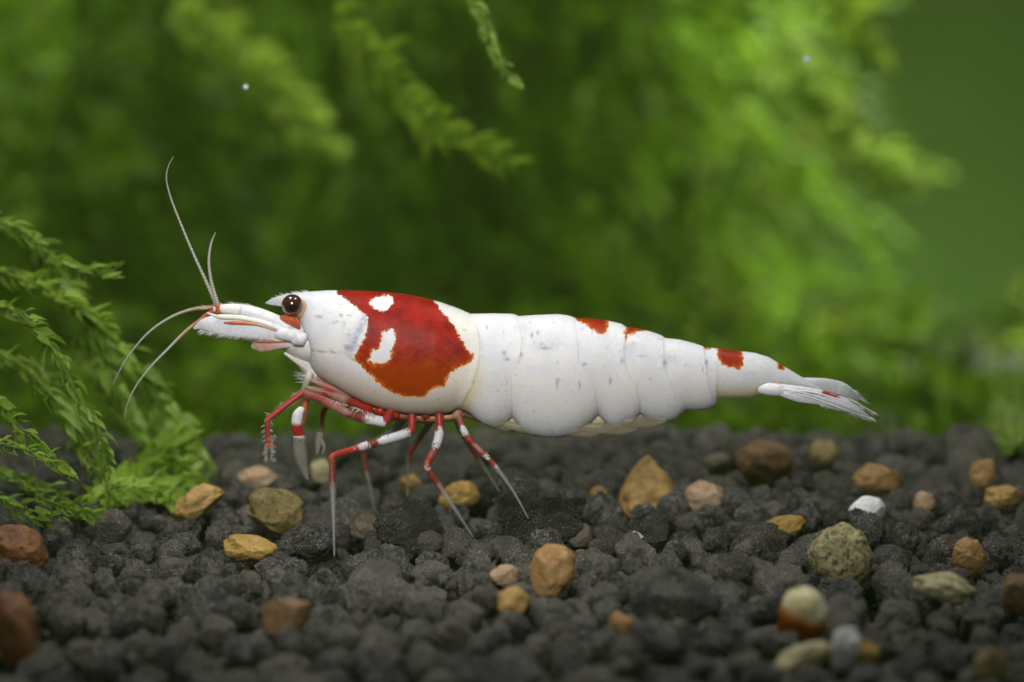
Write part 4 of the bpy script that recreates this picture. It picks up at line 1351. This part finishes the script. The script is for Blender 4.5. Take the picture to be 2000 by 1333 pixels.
# fronds standing out of the mass behind
moss_frond([(660, 20, 3.4), (720, 95, 3.2), (790, 180, 3.0), (850, 240, 2.8), (930, 285, 2.7), (1005, 322, 2.6)], 'pale green moss frond sweeping diagonally down in front of the moss wall', .135, .014, MOSS_TIP, each=False, seed=11)
moss_frond([(340, 10, 7.2), (440, 80, 7.0), (520, 160, 6.8), (590, 240, 6.8), (650, 300, 6.8)], 'blurred moss frond slanting down across the moss wall', .21, .022, MOSS_TIP, each=False, seed=12)
moss_frond([(905, -20, 1.3), (940, 40, 1.25), (965, 95, 1.2), (985, 135, 1.2), (1015, 164, 1.15)], 'thin fairly sharp moss sprig hanging from above', .075, .018, MOSS_NEAR, each=True, seed=13)
moss_frond([(1530, 80, 7.4), (1590, 180, 7.2), (1640, 250, 7.0), (1690, 310, 6.8), (1735, 348, 6.7), (1785, 356, 6.6)], 'long blurred moss frond with a bright curled tip', .24, .016, MOSS_TIP, each=False, seed=14)
moss_frond([(1610, -40, 7.4), (1650, 30, 7.3), (1690, 90, 7.2), (1715, 130, 7.2)], 'short blurred moss frond hanging above the curled bright one', .22, .018, MOSS_TIP, each=False, seed=15)
moss_frond([(1985, 870, 5.0), (1970, 805, 5.0), (1960, 740, 5.0), (1965, 680, 5.0)], 'small blurred upright moss tuft growing from the far gravel', .12, .024, MOSS_NEAR, each=False, seed=16)


def moss_mass():
    rng = np.random.default_rng(77)
    frames = []
    for k in range(7000):
        y = 8.5 + 8.5 * rng.random() ** 1.1
        low = rng.random() < 0.17
        if low:
            y = rng.uniform(4.0, 9.5)
        dep = y - CAM[1]
        half = dep / 6.0 * 1.18
        u = rng.uniform(-1.7, 1.0)
        # thins out towards the right
        dens = np.interp(u, [-1, 0.10, 0.30, 0.42, 1.0], [1, 1, 0.40, 0.0, 0.0])
        if rng.random() > (1.0 if low else dens):
            continue
        x = u * half
        if low and y < 4.2 + 0.9 * mnoise.noise(Vector((x * 1.4, 3.3, 0.0))) + 0.5 * rng.random():
            continue
        z = rng.uniform(0.0, 5.0)
        if mnoise.noise(Vector((x * 0.8, y * 0.5, z * 0.8))) < -0.10 + 0.22 * (u > 0.5) - 0.5 * low:
            continue
        if low:
            z *= 0.03 + 0.024 * (y - 4.0)
            dens = 1.0
        L = rng.uniform(0.5, 1.4) * (0.5 if low else 1.7)
        a = rng.normal(-0.95, 0.55)      # heading in the picture plane, mostly down to the right
        yaw = rng.normal(0, 0.7)
        n = 9
        t = np.linspace(0, 1, n)
        ang = a + t * rng.normal(-0.1, 0.55)
        st = L / (n - 1)
        dx = np.cumsum(np.cos(ang) * math.cos(yaw)) * st
        dy = np.cumsum(np.cos(ang) * math.sin(yaw)) * st
        dz = np.cumsum(np.sin(ang)) * st
        P = np.stack([x + dx, y + dy, np.maximum(z + dz, 0.02) + H(y)], 1)
        O, F, S = frond_frames(P, 0.046, rng, 0.9)
        frames.append((O, F, S, rng.random()))
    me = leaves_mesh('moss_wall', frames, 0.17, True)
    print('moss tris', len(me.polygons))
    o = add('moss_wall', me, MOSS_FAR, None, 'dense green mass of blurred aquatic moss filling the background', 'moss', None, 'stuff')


moss_mass()


# ================================================================== specks drifting in the water
def speck(pxl, pyl, y, r, label, seed):
    V, T = lumpy(3, seed, lump=.15, cuts=1)
    me = mesh_tris('drifting_speck', V * r, T)
    o = add('drifting_speck', me, P_WHI, None, label, 'speck')
    o.location = W(pxl, pyl, y)


speck(480, 171, 0.9, 0.011, 'tiny bright white speck drifting in front of the dark moss', 61)
speck(1576, 117, 1.6, 0.015, 'pale blurred speck drifting near the hanging moss fronds', 62)


# ================================================================== cloudy tank water
hb = bmesh.new()
bmesh.ops.create_cube(hb, size=1.0)
hz = bpy.data.meshes.new('haze')
hb.to_mesh(hz)
hb.free()
hm = Nodes('tank_water')
hm.t.nodes.remove(hm.bsdf)
vol = hm.n('ShaderNodeVolumePrincipled', {'Color': (0.50, 0.88, 0.18), 'Density': 0.0040, 'Anisotropy': 0.2})
hm.t.links.new(vol.outputs[0], hm.out.inputs['Volume'])
ho = add('haze', hz, hm.mat)
ho['kind'] = 'stuff'
ho['label'] = 'slightly cloudy green water filling the tank'
ho['category'] = 'water'
ho.scale = (44, 46, 8.4)
ho.location = (0, 9.0, 2.7)
